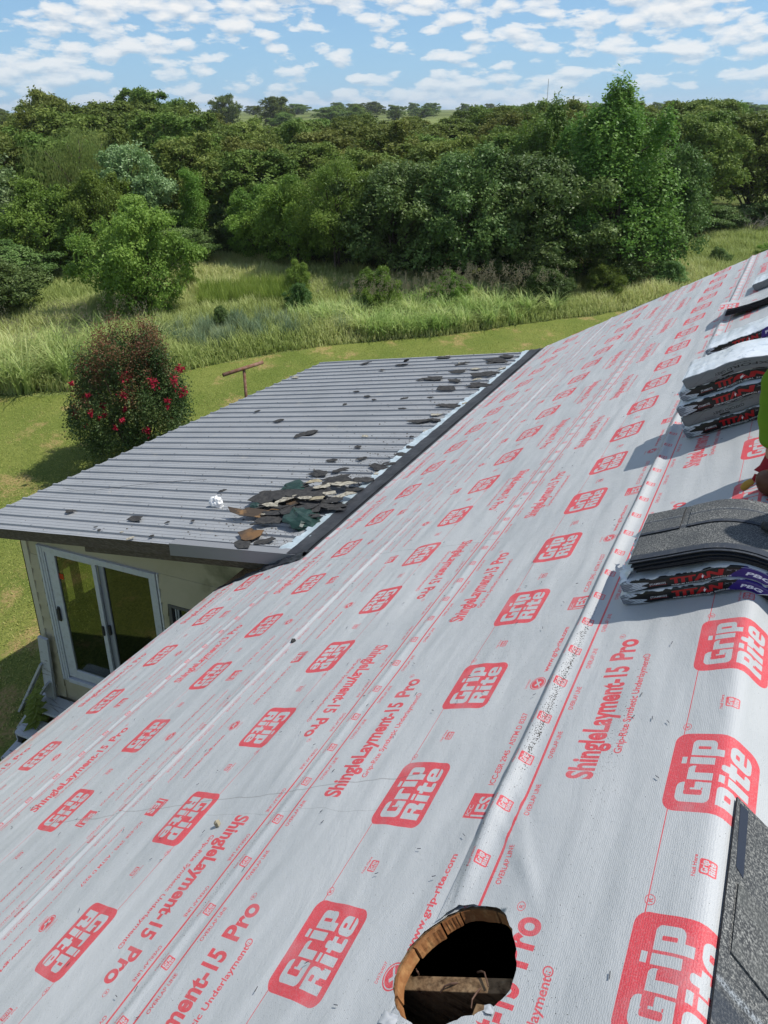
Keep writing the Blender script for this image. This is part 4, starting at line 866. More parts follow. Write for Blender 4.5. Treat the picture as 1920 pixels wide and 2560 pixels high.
for (a, b_) in ((.20, .36), (-.10, .17), (-.52, -.18)):    # laminated tabs of the top shingle
    shingle_slab('shingle_tab', a, b_, 2.325, 2.487, .099+11*.0046+.0003, .004, sh, 3, nl=26)
A, Bq = np.meshgrid(np.linspace(0, 1, 9), np.linspace(0, 1, 40), indexing='ij')     # torn white wrapper peeled off the left end
Lq = .36+.06*A*(1+.6*snoise(Bq*5, A, 4, 4))+.02*Bq; Yq = 2.15+.35*Bq+.01*snoise(A*3, Bq*6, 7)
Nq = .095+(.048+.015*snoise(Bq*4, A, 9, 3))*(1-A)+.012*A*snoise(Bq*6, A*2, 3, 3)
link('torn_wrapper', npmesh('torn_wrapper', rough_curve(Lq, Yq, Nq).reshape(-1, 3), grid_faces(9, 40), [M_PL], smooth=True), op)
# far stack of five
hs = .067
spec = [(.478, M_T[0], 'bottom printed bundle of the five-bundle stack'), (.458, M_O, 'grey-sided bundle with upside-down colour name, second from the bottom of the five-bundle stack'), (.448, M_T[1], 'black printed bundle in the very middle of the five-bundle stack'), (.405, M_T[0], 'black printed bundle fourth from the bottom of the five-bundle stack'), (.35, M_O, 'top bundle of the five-bundle stack, bright white plastic top and grey side')]
for i, (e, fm, lab) in enumerate(spec):
    bundle(e-1.0, e, 3.665+.012*math.sin(i*2.4)+(.015 if i > 2 else 0), .008+i*hs, .008+(i+1)*hs-.002, 21+i, fm, lab, None)
# stacks behind it
bundle(-.46, .53, 4.97, .006, .072, 31, M_T[1], 'bottom bundle of the low stack behind the five-bundle stack', None)
bundle(-.44, .51, 4.99, .074, .140, 32, M_T[0], 'upper bundle of the low stack behind the five-bundle stack', None)
bundle(-.62, .385, 7.15, .006, .080, 33, M_O, 'farthest single bundle lying alone near the far gable', None)
# a loose sheet folded over a stack of shingles near the far end
ls_ = empty('loose_shingles', tuple(P(.2, 6.6, 0)), 'short pile of loose shingles under a folded piece of underlayment', 'shingles')
for k in range(5): shingle_slab('shingle', -.4, .56-.01*k, 6.32, 6.62, .008+k*.008, .007, ls_, 40+k, curl=.03)
A, Bq = np.meshgrid(np.linspace(-.45, .58, 50), np.linspace(0, 1, 14), indexing='ij')
Nq = .078+.02*Bq+.05*np.clip((A-.2)/.38, 0, 1)**2+.006*snoise(A*3, Bq, 3, 3)
cover_ = npmesh('underlayment_piece', P(A, 6.33+.45*Bq+.02*snoise(A*2, Bq, 5), Nq*(1-.85*Bq**4)).reshape(-1, 3), grid_faces(50, 14), [M_UND], uv=np.stack([(A*1.0), .45+.4*Bq], -1).reshape(-1, 2), attrs={'dirt': 0*A.ravel()+.3, 'stain': 0*A.ravel()}, smooth=True)
tag(link('underlayment_piece', cover_), 'loose folded piece of printed underlayment over the far pile of shingles', 'underlayment piece')
# shingles already laid on the far side of the ridge, bottom right of the view
def laid(l_edge, y0, y1, n0, seed, tabs, lab=None):
    o = shingle_slab('shingle', l_edge-.335, l_edge, y0, y1, n0, .005, house, seed, rc=RC, nl=30)
    if lab: o['label'] = lab
    for (a, c_) in tabs:      # raised laminated tabs, cut at a slant
        V = [P(l_edge-.335, a, n0+.0052, RC), P(l_edge-.025, a+.03, n0+.0052, RC), P(l_edge-.025, c_+.03, n0+.0052, RC), P(l_edge-.335, c_, n0+.0052, RC)]; V += [v+np.array([.0, 0, .0062]) for v in V]
        q = MB(); q.quad8([tuple(v) for v in V]); me_o = q.build('shingle_tab', M_TAB, o)
M_TAB = mat('granule_tab', (.05, .052, .055), .88, .2, var=[(210, (.30, .30, .28), .46, .66), (4, (.10, .105, .10), .4, .62)], bump=(200, .7, .002))
laid(-.022, .42, 1.36, .012, 3, [(.45, .60), (.71, .88), (1.0, 1.14)], 'last shingle laid beside the ridge, with a dark sealant strip')
laid(-.022, -.60, .415, .012, 4, [(-.5, -.3), (-.15, .1), (.2, .38)])
laid(-.17, .2, 1.31, .004, 5, []); laid(-.17, -.85, .19, .004, 6, [])
for k in range(7):
    for j in range(3): laid(-.32-.145*k, -2.6+j*1.2+(k % 3)*.25, -1.4+j*1.2+(k % 3)*.25-.01, .003-.0*k, 60+k*3+j, [])
MB().quad8([tuple(P(s, y, n, RC)) for s, y, n in [(-.036, 1.20, .0175), (-.030, 1.35, .0175), (-.052, 1.35, .0175), (-.056, 1.19, .0175), (-.036, 1.20, .0185), (-.030, 1.35, .0185), (-.052, 1.35, .0185), (-.056, 1.19, .0185)]]).build('sealant_strip', mat('sealant', (.012, .018, .035), .45, .5), house)

# ================================================================ the roofer at the right edge of the view
def skin(name, pts, edges, rad, mt, parent, sub=2, root=0):
    me = bpy.data.meshes.new(name); me.from_pydata(pts, edges, []); me.materials.append(mt); o = link(name, me, parent)
    o.modifiers.new('skin', 'SKIN'); me.skin_vertices
    for i, r_ in enumerate(rad): sv = me.skin_vertices[0].data[i]; sv.radius = (r_, r_) if not isinstance(r_, tuple) else r_; sv.use_root = (i == root)
    if name == 'shirt': sub = 3
    s_ = o.modifiers.new('sub', 'SUBSURF'); s_.levels = sub; s_.render_levels = sub
    dg = bpy.context.evaluated_depsgraph_get(); me2 = bpy.data.meshes.new_from_object(o.evaluated_get(dg)); o.modifiers.clear(); o.data = me2
    if name == 'shirt':
        for v in me2.vertices: v.co += v.normal*(.0022*math.sin(v.co.z*70+2*math.sin(v.co.x*14)+v.co.y*12)+.002*math.sin(v.co.z*31+v.co.y*25))
    me2.polygons.foreach_set('use_smooth', np.full(len(me2.polygons), True)); return o
M_SKIN = mat('skin', (.42, .22, .14), .55, .35); M_HIVIS = mat('green_shirt', (.14, .25, .016), .85, .2, var=(3, (.11, .20, .014), .4, .65), bump=(10, .5, .02)); M_GLOVE = mat('red_glove', (.30, .012, .018), .7, .3, bump=(60, .4, .004))
M_JEAN = mat('work_trousers', (.06, .065, .08), .9, .2, bump=(40, .4, .006)); M_HAIR = mat('dark_hair', (.02, .015, .01), .6, .3); M_LEA = mat('brown_leather', (.10, .035, .014), .5, .4, var=(9, (.17, .07, .02), .45, .7), bump=(30, .5, .006))
M_YEL = mat('yellow_leather', (.42, .24, .04), .6, .3); M_BOOT = mat('tan_boot', (.16, .10, .05), .7, .3)
wk = empty('person', (.45, 3.2, -.25), 'kneeling roofer in a green long-sleeved shirt and red gloves reaching down behind the near stack', 'person')
# pelvis chest neck head | r arm: shoulder elbow wrist | l arm | r leg hip knee ankle toe | l leg
J = [(.62, 3.22, .30), (.55, 3.04, .52), (.42, 2.84, .74), (.36, 2.72, .82), (.30, 2.60, .90), (.26, 2.52, .97),
     (.20, 3.00, .74), (-.03, 3.06, .44), (.0, 3.0, .10), (-.002, 2.98, .03),
     (.46, 2.66, .70), (.20, 2.74, .42), (.10, 2.80, .16), (.09, 2.77, .09),
     (.58, 3.40, .16), (.28, 3.36, -.02), (.66, 3.52, -.30), (.80, 3.55, -.33),
     (.60, 3.16, .14), (.34, 3.02, -.06), (.74, 3.06, -.36), (.86, 3.06, -.42)]
E_ = [(0, 1), (1, 2), (2, 3), (3, 4), (4, 5), (2, 6), (6, 7), (7, 8), (8, 9), (2, 10), (10, 11), (11, 12), (12, 13), (0, 14), (14, 15), (15, 16), (16, 17), (0, 18), (18, 19), (19, 20), (20, 21)]
R_ = [.13, .12, .13, .055, .085, .08, .062, .045, .03, .028, .062, .045, .03, .028, .09, .06, .045, .035, .09, .06, .045, .035]
skin('body', J, E_, R_, M_SKIN, wk)
skin('shirt', [J[0], J[1], J[2], J[6], (.07, 3.04, .60), J[7], (-.02, 3.04, .25), (-.002, 3.005, .125), J[10], J[11], (.12, 2.86, .28), (.11, 2.80, .19), (.37, 2.76, .79)],
     [(0, 1), (1, 2), (2, 3), (3, 4), (4, 5), (5, 6), (6, 7), (2, 8), (8, 9), (9, 10), (10, 11), (2, 12)], [.15, .145, .15, .09, .082, .078, .066, .058, .085, .07, .06, .052, .075], M_HIVIS, wk)
skin('trousers', [(.62, 3.22, .28), J[14], J[15], (.6, 3.50, -.26), J[18], J[19], (.68, 3.06, -.31)], [(0, 1), (1, 2), (2, 3), (0, 4), (4, 5), (5, 6)], [.15, .11, .08, .06, .11, .08, .06], M_JEAN, wk)
for q in (16, 20): skin('boot', [J[q], J[q+1], tuple(np.array(J[q+1])+np.array([.08, 0, -.03]))], [(0, 1), (1, 2)], [.055, .05, .045], M_BOOT, wk)
def glove(base, d):
    base = np.array(base); d = np.array(d)/np.linalg.norm(d); s_ = np.cross(d, (0, 0, 1)); s_ = s_/np.linalg.norm(s_)
    pts = [base-d*.045, base, base+d*.05, base+d*.085]; ed = [(0, 1), (1, 2), (2, 3)]; rd = [.034, .032, (.04), .036]
    for k, (o_, ln) in enumerate(((-.034, .06), (-.012, .075), (.012, .07), (.033, .055))):
        i = len(pts); pts += [base+d*.085+s_*o_, base+d*(.085+ln*.55)+s_*o_*1.1+np.array([0, 0, -.008]), base+d*(.085+ln)+s_*o_*1.1+np.array([0, 0, -.03])]; ed += [(3, i), (i, i+1), (i+1, i+2)]; rd += [.012, .011, .009]
    i = len(pts); pts += [base+d*.03-s_*.045, base+d*.065-s_*.06+np.array([0, 0, -.015])]; ed += [(2, i), (i, i+1)]; rd += [.014, .011]
    skin('glove', [tuple(q) for q in pts], ed, rd, M_GLOVE, wk, sub=1)
glove((-.004, 2.995, .075), (-.12, -.35, -.75)); glove((.098, 2.78, .13), (-.1, -.3, -.75))
hd_ = skin('cap', [(.30, 2.62, .97), (.28, 2.57, 1.03)], [(0, 1)], [.098, .07], M_HAIR, wk)
# leather tool bag on the ridge behind the near stack
tb = empty('tool_pouch', (-.02, 2.83, 0), 'brown leather tool pouch with a yellow edge resting on the ridge by the glove', 'tool pouch')
skin('pouch', [(-.045, 2.84, .035), (.0, 2.83, .06), (.09, 2.85, .06), (.19, 2.88, .03)], [(0, 1), (1, 2), (2, 3)], [.045, (.062), .07, .06], M_LEA, tb)
skin('pouch_edge', [(-.088, 2.80, .01), (-.075, 2.79, .045), (-.055, 2.79, .07)], [(0, 1), (1, 2)], [.014, .016, .013], M_YEL, tb)
kn = empty('utility_knife', tuple(P(-.02, 2.33, .18, RB)), 'red and black utility knife lying on the opened shingles', 'knife')
q0 = P(-.01, 2.30, .168, RB); q1 = P(-.13, 2.36, .168, RB)
MB().tube([q0, q0*.6+q1*.4, q1], [.012, .017, .014], 8).build('grip', M_GLOVE, kn, smooth=True); MB().tube([q0-(q1-q0)*.12, q0], [.016, .017], 8).build('head', M_GASKET, kn, smooth=True)

# ================================================================ clothes-line post
M_RUST = mat('rusty_pipe', (.16, .075, .045), .85, .2, var=(12, (.27, .17, .13), .4, .7), bump=(60, .5, .004))
tp = empty('clothesline_post', (-10.6, 9.9, -6.3), 'rusty iron T-shaped clothesline post standing on the lawn behind the crape myrtle', 'clothesline post')
MB().tube([(-10.6, 9.91, -6.35), (-10.6, 9.91, -4.36)], .036, 12).build('upright', M_RUST, tp, smooth=True)
MB().tube([(-10.72, 9.36, -4.31), (-10.45, 10.40, -4.29)], .045, 12).build('crossbar', M_RUST, tp, smooth=True)
# ================================================================ ground, lawn, meadow, hills
ZG = -6.3
edge_pts = np.array([(-30, -2), (-22, 4.5), (-18.4, 7.8), (-16.8, 9.3), (-15.4, 12.1), (-15.0, 13.4), (-13.2, 16.0), (-10.3, 19.3), (-8.3, 21.9), (-5.4, 25.8), (-1.0, 32), (6, 44), (14, 60)])
def lawn_edge_x(y): return np.interp(y, edge_pts[:, 1], edge_pts[:, 0])
def gz(x, y):
    d = np.hypot(x, y); far = np.clip((d-130)/330, 0, 1); far = far*far*(3-2*far)
    return ZG+.05*snoise(np.asarray(x)/9, np.asarray(y)/9, 2, 3)*np.clip((d-8)/10, 0, 1)+far*(4.6+1.2*snoise(np.asarray(x)/260, np.asarray(y)/260, 4, 2))
m = bpy.data.materials.new('ground_soil_grass'); m.use_nodes = True; t = m.node_tree; b_ = t.nodes['Principled BSDF']; tc = N(t, 'ShaderNodeTexCoord')
def nz(sc, det=5, rough=.6): n = N(t, 'ShaderNodeTexNoise', inp={'Scale': sc, 'Detail': det, 'Roughness': rough}); t.links.new(tc.outputs['Object'], n.inputs['Vector']); return n.outputs[0]
c = mixc(t, ramp(t, nz(.35), [(.38, 0), (.62, 1)]), (.07, .10, .025), (.11, .125, .035))
c = mixc(t, ramp(t, nz(.012), [(.42, 0), (.55, 1)]), c, (.20, .24, .07))
c = mixc(t, ramp(t, nz(14, 6, .75), [(.35, .55), (.6, 0)]), c, (.03, .04, .012))
t.links.new(c, b_.inputs['Base Color']); b_.inputs['Roughness'].default_value = .95; b_.inputs['Specular IOR Level'].default_value = .1; M_GROUND = m
r_ = np.concatenate([np.linspace(0, 60, 50), np.geomspace(63, 2500, 60)]); a_ = np.linspace(0, 2*np.pi, 181); Rg, Ag = np.meshgrid(r_, a_, indexing='ij'); X = Rg*np.cos(Ag); Y = Rg*np.sin(Ag)
tag(link('ground', npmesh('ground', np.stack([X, Y, gz(X, Y)], -1).reshape(-1, 3), grid_faces(len(r_), len(a_)), [M_GROUND], smooth=True)), kind='structure')
# mown lawn, 4 mm and a little more above the soil
m = bpy.data.materials.new('mown_lawn'); m.use_nodes = True; t = m.node_tree; b_ = t.nodes['Principled BSDF']; tc = N(t, 'ShaderNodeTexCoord')
c = mixc(t, ramp(t, nz(.5), [(.35, 0), (.65, 1)]), (.14, .185, .032), (.235, .255, .058))
c = mixc(t, ramp(t, nz(34, 4, .8), [(.40, .75), (.58, 0)]), c, (.055, .085, .015))
c = mixc(t, ramp(t, nz(60, 3, .8), [(.56, 0), (.70, .7)]), c, (.34, .34, .11))
c = mixc(t, math_(t, 'MULTIPLY', ramp(t, nz(.9, 6, .7), [(.55, 0), (.63, 1)]), ramp(t, nz(22, 3), [(.40, .2), (.6, .9)])), c, (.38, .26, .12))
t.links.new(c, b_.inputs['Base Color']); b_.inputs['Roughness'].default_value = .9; b_.inputs['Specular IOR Level'].default_value = .15
n = nz(50, 4, .8); bp = N(t, 'ShaderNodeBump', inp={'Strength': .9, 'Distance': .03}); t.links.new(n, bp.inputs['Height']); t.links.new(bp.outputs[0], b_.inputs['Normal']); M_LAWN = m
ys = np.linspace(-8, 60, 140); fr = np.linspace(0, 1, 40); Yg, Fg = np.meshgrid(ys, fr, indexing='ij'); x0 = lawn_edge_x(Yg)+.25*snoise(Yg/3, 0*Yg, 3, 3); Xg = x0+(14-x0)*Fg
tag(link('lawn', npmesh('lawn', np.stack([Xg, Yg, gz(Xg, Yg)+.02], -1).reshape(-1, 3), grid_faces(140, 40), [M_LAWN], smooth=True)), kind='structure')
# ---------------------------------------------------------------- grass blades
def leafmat(name, c1, c2, c3, sc=.25, transl=.35, rough=.55, spec=.25):
    m = bpy.data.materials.new(name); m.use_nodes = True; t = m.node_tree; b_ = t.nodes['Principled BSDF']
    gm = N(t, 'ShaderNodeNewGeometry'); at = N(t, 'ShaderNodeAttribute', attribute_name='tint')
    n = N(t, 'ShaderNodeTexNoise', inp={'Scale': sc, 'Detail': 3.0}); t.links.new(gm.outputs['Position'], n.inputs['Vector'])
    oi = N(t, 'ShaderNodeObjectInfo')
    c = mixc(t, at.outputs['Fac'], c1, c2); c = mixc(t, ramp(t, n.outputs[0], [(.38, 0), (.62, 1)]), c, mixc(t, at.outputs['Fac'], c2, c3))
    hs_ = N(t, 'ShaderNodeHueSaturation'); t.links.new(math_(t, 'ADD', math_(t, 'MULTIPLY', oi.outputs['Random'], .035), .4825), hs_.inputs['Hue']); t.links.new(math_(t, 'ADD', math_(t, 'MULTIPLY', oi.outputs['Random'], .70), .98), hs_.inputs['Value']); t.links.new(c, hs_.inputs['Color']); c = hs_.outputs[0]
    t.links.new(c, b_.inputs['Base Color']); b_.inputs['Roughness'].default_value = rough; b_.inputs['Specular IOR Level'].default_value = spec
    tr = N(t, 'ShaderNodeBsdfTranslucent'); t.links.new(c, tr.inputs[0]); mx = N(t, 'ShaderNodeMixShader', inp={0: transl}); t.links.new(b_.outputs[0], mx.inputs[1]); t.links.new(tr.outputs[0], mx.inputs[2]); t.links.new(mx.outputs[0], t.nodes['Material Output'].inputs[0]); return m
M_G1 = leafmat('meadow_grass', (.20, .26, .07), (.34, .40, .13), (.52, .51, .25), .12, .4)
M_G2 = leafmat('reed_grass', (.14, .20, .045), (.26, .32, .10), (.42, .41, .19), .5, .4)
M_G3 = leafmat('blue_grass', (.12, .19, .10), (.22, .31, .18), (.28, .33, .17), .5, .35)
M_SEED = mat('seed_head', (.42, .33, .19), .9, .1)
def blades(name, X, Y, H, Wd, mt, lean=.35, bend=.5, seed=1, segs=2, z0=None):
    r = np.random.default_rng(seed); n = len(X); Z = gz(X, Y) if z0 is None else z0
    az = r.uniform(0, 2*np.pi, n); dx, dy = np.cos(az), np.sin(az); wx, wy = -dy, dx
    ln = np.abs(r.normal(lean, lean*.5, n)); bd = np.abs(r.normal(bend, bend*.4, n)); L_ = []
    ts = [0, .55, 1.0] if segs == 2 else [0, .35, .7, 1.0]
    for t_ in ts:
        off = H*(ln*t_*.6+bd*t_**2*.6); z_ = H*t_*(1-.35*bd*t_**2); w_ = Wd*(1-t_**1.5)*.5
        cx_ = X+dx*off; cy_ = Y+dy*off
        if t_ < 1: L_ += [np.stack([cx_+wx*w_, cy_+wy*w_, Z+z_], -1), np.stack([cx_-wx*w_, cy_-wy*w_, Z+z_], -1)]
        else: L_ += [np.stack([cx_, cy_, Z+z_], -1)]
    k = len(L_); V = np.stack(L_, 1).reshape(-1, 3); b0 = np.arange(n)*k; F = []
    for i in range(len(ts)-2): F += [np.stack([b0+2*i, b0+2*i+1, b0+2*i+3], -1), np.stack([b0+2*i, b0+2*i+3, b0+2*i+2], -1)]
    i = len(ts)-2; F.append(np.stack([b0+2*i, b0+2*i+1, b0+2*i+2], -1))
    tint = np.repeat(r.uniform(0, 1, n), k)
    return link(name, npmesh(name, V, np.concatenate(F), [mt], attrs={'tint': tint}))
def scatter(n, poly, seed, dens=None):
    """random points inside a ground polygon"""
    r = np.random.default_rng(seed); poly = np.array(poly); x0, y0 = poly.min(0); x1, y1 = poly.max(0); out = []
    tot = 0
    while tot < n:
        q = r.uniform((x0, y0), (x1, y1), (n*2, 2)); ins = np.zeros(len(q), bool); j = len(poly)-1
        for i in range(len(poly)):
            xi, yi = poly[i]; xj, yj = poly[j]
            ins ^= ((yi > q[:, 1]) != (yj > q[:, 1])) & (q[:, 0] < (xj-xi)*(q[:, 1]-yi)/(yj-yi+1e-12)+xi); j = i
        q = q[ins]
        if dens is not None: q = q[r.random(len(q)) < dens(q[:, 0], q[:, 1])]
        out.append(q); tot += len(q)
    q = np.concatenate(out)[:n]; return q[:, 0], q[:, 1]
vis = [(-8.5, -1), (-12, 2), (-19, 7), (-18, 9), (-16, 12), (-14.5, 15.5), (-11, 20), (-6, 26.5), (0, 34), (0, 26), (-5, 19), (-7, 11), (-7.8, 6), (-7.6, 2)]
X, Y = scatter(85000, vis, 5, lambda x, y: np.clip(1.1-(np.hypot(x, y)-8)/22, .25, 1))
Hh = np.random.default_rng(3).uniform(.03, .075, len(X))
tag(blades('lawn_grass', X, Y, Hh, .020+0*X, leafmat('lawn_blade', (.13, .17, .03), (.22, .245, .055), (.36, .31, .12), .9, .3), .4, .6, 7), 'short sunlit mown grass of the lawn', 'grass', kind='stuff')
def beyond(x, y, a, b): d = lawn_edge_x(y)-x; return (d > a) & (d < b)
mead = [(-31, 8), (-30, 18), (-29, 24), (-18, 25.5), (-12, 27), (-7, 31), (-4.5, 45), (-14, 56), (3, 60), (4, 44), (-1, 32), (-5.4, 25.9), (-8.3, 22), (-10.3, 19.4), (-13.2, 16.2), (-15, 13.5), (-15.5, 12), (-17, 9.4), (-19, 7.8), (-26, 2)]
X, Y = scatter(190000, mead, 9, lambda x, y: np.clip(1.2-(np.hypot(x, y)-18)/40, .3, 1))
nn = snoise(X/3.5, Y/3.5, 8, 3); H_ = np.clip(.62+.25*nn, .25, 1.1)*np.random.default_rng(2).uniform(.6, 1.2, len(X))*np.clip((lawn_edge_x(Y)-X)/1.2+.35, .35, 1)
tag(blades('meadow_grass', X, Y, H_, .036+0*X, M_G1, .25, .5, 11), 'unmown meadow grass between the lawn and the woods', 'grass', kind='stuff')
def band(n, y0, y1, a, b, seed):
    r = np.random.default_rng(seed); y = r.uniform(y0, y1, n); return lawn_edge_x(y)-r.uniform(a, b, n)**1.0, y
def tallgrass(name, n, y0, y1, a, b, hh, mt, seed, label, w=.045, bend=.8):
    X, Y = band(n, y0, y1, a, b, seed); cl = np.clip(.45+1.1*snoise(X/1.1, Y/1.1, seed, 2), .06, 1); k = np.random.default_rng(seed).random(n) < cl; X, Y, cl = X[k], Y[k], cl[k]
    H_ = hh*(.55+.5*cl)*np.random.default_rng(seed+1).uniform(.55, 1.1, len(X))
    return tag(blades(name, X, Y, H_, w+0*X, mt, .22, bend, seed, 3), label, 'tall grass', kind='stuff')
tallgrass('tall_grass', 15000, 3, 12.6, .3, 4.2, 1.75, M_G2, 21, 'tall arching light green grass standing left of and behind the crape myrtle')
tallgrass('tall_grass', 17000, 17.6, 24.5, .3, 4.4, 1.2, M_G2, 22, 'tall arching grass with tan seed heads in front of the dark middle trees')
tallgrass('tall_grass', 9000, 13.4, 18.0, 1.2, 4.2, .95, M_G3, 23, 'blue-green clumps of grass just beyond the lawn in the middle', .03, .35)
X, Y = scatter(5000, [(-20, 16.5), (-17, 19), (-18.5, 21), (-22, 18.5)], 31, lambda x, y: (snoise(x/1.1, y/1.1, 5, 2) > -.1)*1.0)
tag(blades('tall_grass', X, Y, 1.1*np.random.default_rng(8).uniform(.6, 1.1, len(X)), .03+0*X, leafmat('bright_grass', (.12, .20, .03), (.20, .30, .055), (.27, .35, .08), .5, .4), .18, .25, 24), 'patch of upright bright green grass tufts in the middle of the meadow', 'tall grass', kind='stuff')
for (nn_, y0, y1, a, b, hh, sd, lab) in ((240, 17.8, 24.3, .8, 3.6, 1.75, 41, 'feathery tan seed heads over the tall grass before the middle trees'), (200, 4, 12.5, .8, 4.4, 1.95, 42, 'tan seed heads over the tall grass behind the crape myrtle')):
    X, Y = band(nn_, y0, y1, a, b, sd); r = np.random.default_rng(sd); Vb = []; Fb = []; n0 = 0
    for x_, y_ in zip(X, Y):
        z_ = float(gz(x_, y_))+hh*r.uniform(.75, 1.05)
        for q in range(18):
            o_ = r.normal(0, (.045, .045, .10)); s_ = .016; Vb += [(x_+o_[0]-s_, y_+o_[1], z_+o_[2]), (x_+o_[0]+s_, y_+o_[1], z_+o_[2]), (x_+o_[0], y_+o_[1]+s_, z_+o_[2]+.04)]; Fb.append((n0, n0+1, n0+2)); n0 += 3
    tag(link('seed_heads', npmesh('seed_heads', Vb, Fb, [M_SEED])), lab, 'seed heads', kind='stuff')

# ================================================================ trees
def crown_mesh(name, seed, R, H, z0, nleaf, leaf, mt, style='oak', nlobe=16, tight=.13):
    r = np.random.default_rng(seed); lob = []
    for i in range(nlobe):
        t_ = (i+.5)/nlobe; z_ = z0+(H-z0)*(.10+.80*t_ if style != 'spike' else .06+.84*t_)
        if style == 'spike':
            if t_ < .62: t2 = t_/.62; z_ = z0+(H*.74-z0)*(.08+.84*t2); ww = R*.78*math.sqrt(max(.08, 1-(2*t2-.7)**2*.9))*r.uniform(.6, 1); lr = R*r.uniform(.28, .38)
            else: ww = R*.62*((i*5) % 9)/9; zt_ = H*(.97-.22*(ww/(.62*R))**1.4+.04*math.sin(i*3)); z_ = H*.66+(zt_-H*.66)*r.uniform(.35, 1); lr = R*.14
        elif style == 'column': ww = R*.55*r.uniform(.2, 1); lr = R*.42
        else: ww = R*(.72*math.sqrt(max(.05, 1-(2*t_-.85)**2)))*r.uniform(.55, 1); lr = R*r.uniform(.28, .42)
        a = i*2.399+r.uniform(-.5, .5); lob.append((ww*math.cos(a), ww*math.sin(a), min(z_, H-lr*.9), lr))
    if style not in ('spike', 'willow'):
        for i in range(nlobe//2):      # sprigs that break the outline
            a = r.uniform(0, 6.28); t_ = r.uniform(.35, 1.02); ww = R*(.95 if t_ < .7 else .95-(t_-.7)*2.2)*r.uniform(.85, 1.12); lob.append((ww*math.cos(a), ww*math.sin(a), z0+(H-z0)*t_, R*r.uniform(.10, .17)))
    lob.append((0, 0, (z0+H)/2, R*.5)); lob = np.array(lob); ncl = max(8, nleaf//(len(lob)*34))
    cen = []; 
    for (x, y, z_, lr) in lob:
        d = r.normal(size=(ncl*2, 3)); d /= np.linalg.norm(d, axis=1)[:, None]; d = d[(d[:, 2] > -.45)][:ncl]; rr_ = lr*r.uniform(.72, 1.08, len(d))[:, None]
        cen.append(np.concatenate([np.array([x, y, z_])+d*rr_*np.array([1, 1, .82 if style != 'spike' else (1.0 if lr > R*.2 else 2.2)]), d], 1))
    cen = np.concatenate(cen); k = r.integers(0, len(cen), nleaf); c_ = cen[k, :3]; d = cen[k, 3:]
    sg = R*tight*.6; off = r.normal(size=(nleaf, 3))*sg*np.array([1, 1, .75])
    if style == 'willow': off = off*np.array([.5, .5, 1])-np.array([0, 0, 1])*np.abs(r.normal(0, R*.22, nleaf))[:, None]
    if style == 'frond': off[:, 2] -= .25*np.hypot(off[:, 0], off[:, 1])
    if style == 'spike': off = off*np.where(c_[:, 2:] > H*.72, np.array([[.5, .5, 2.0]]), np.array([[1, 1, 1.2]]))
    p_ = c_+off; nrm = d*.55+r.normal(size=(nleaf, 3))*.6+np.array([0, 0, .35]); nrm /= np.linalg.norm(nrm, axis=1)[:, None]
    a = np.cross(nrm, r.normal(size=(nleaf, 3))); a /= np.linalg.norm(a, axis=1)[:, None]; b_ = np.cross(nrm, a)
    if style in ('willow',): a = a*.3+np.array([0, 0, -1.0]); a /= np.linalg.norm(a, axis=1)[:, None]; b_ = np.cross(nrm, a)
    s_ = (leaf*r.uniform(.6, 1.25, nleaf))[:, None]; asp = .28 if style in ('willow', 'frond') else .52
    V = np.stack([p_+a*s_*.5, p_+b_*s_*asp*.5, p_-a*s_*.5, p_-b_*s_*asp*.5], 1).reshape(-1, 3); F = np.arange(nleaf*4).reshape(-1, 4)
    tint = np.clip(r.normal(.5, .2, len(cen))[k]+r.normal(0, .12, nleaf), 0, 1)
    return npmesh(name, V, F, [mt], attrs={'tint': np.repeat(tint, 4)}), lob
M_BARK = mat('bark', (.075, .058, .042), .9, .1, var=(8, (.14, .12, .10), .45, .7), bump=(30, .6, .01))
def trunk_mesh(name, lob, z0, H, r0, seed, multi=1):
    b = MB(); r = np.random.default_rng(seed)
    for m_ in range(multi):
        a = m_*2.1; ox, oy = (0, 0) if multi == 1 else (.16*math.cos(a), .16*math.sin(a)); hh = H*.8
        pts = [(ox, oy, -.15)]+[(ox*(1+3*t_)+.12*math.sin(3*t_+m_), oy*(1+3*t_)+.1*math.cos(4*t_+m_), hh*t_) for t_ in (.15, .35, .6, .85, 1)]
        b.tube(pts, [r0*1.15, r0, r0*.82, r0*.6, r0*.35, r0*.12], 7)
    for i, (x, y, z_, lr) in enumerate(lob[:-1]):
        zs_ = max(z0*.5, min(z_-.5*lr-np.hypot(x, y)*.7, H*.75)); b.tube([(.05*math.sin(i), .05, zs_), (x*.45, y*.45, zs_+(z_-zs_)*.55), (x, y, z_+lr*.3)], [r0*.38, r0*.25, r0*.08], 5)
    return poly_mesh(name, b.V, b.F, [M_BARK], True)
LM = {
 'oak': leafmat('oak_leaf', (.058, .098, .018), (.105, .155, .028), (.16, .205, .045), .3, .3, .6, .18),
 'oakb': leafmat('oak_leaf_olive', (.070, .098, .018), (.125, .155, .030), (.185, .205, .05), .3, .3, .6, .18),
 'broad': leafmat('broad_leaf', (.045, .088, .020), (.085, .145, .036), (.17, .25, .075), .6, .28, .5, .25),
 'light': leafmat('light_leaf', (.070, .120, .018), (.125, .195, .030), (.20, .275, .052), .5, .38),
 'willow': leafmat('willow_leaf', (.11, .17, .035), (.18, .24, .06), (.24, .29, .09), .5, .42),
 'spike': leafmat('elm_leaf', (.055, .11, .016), (.10, .17, .028), (.15, .22, .045), .6, .35),
 'poplar': leafmat('poplar_leaf', (.075, .12, .035), (.13, .19, .065), (.23, .29, .14), .7, .32, .45, .3)}
PROTO = {}
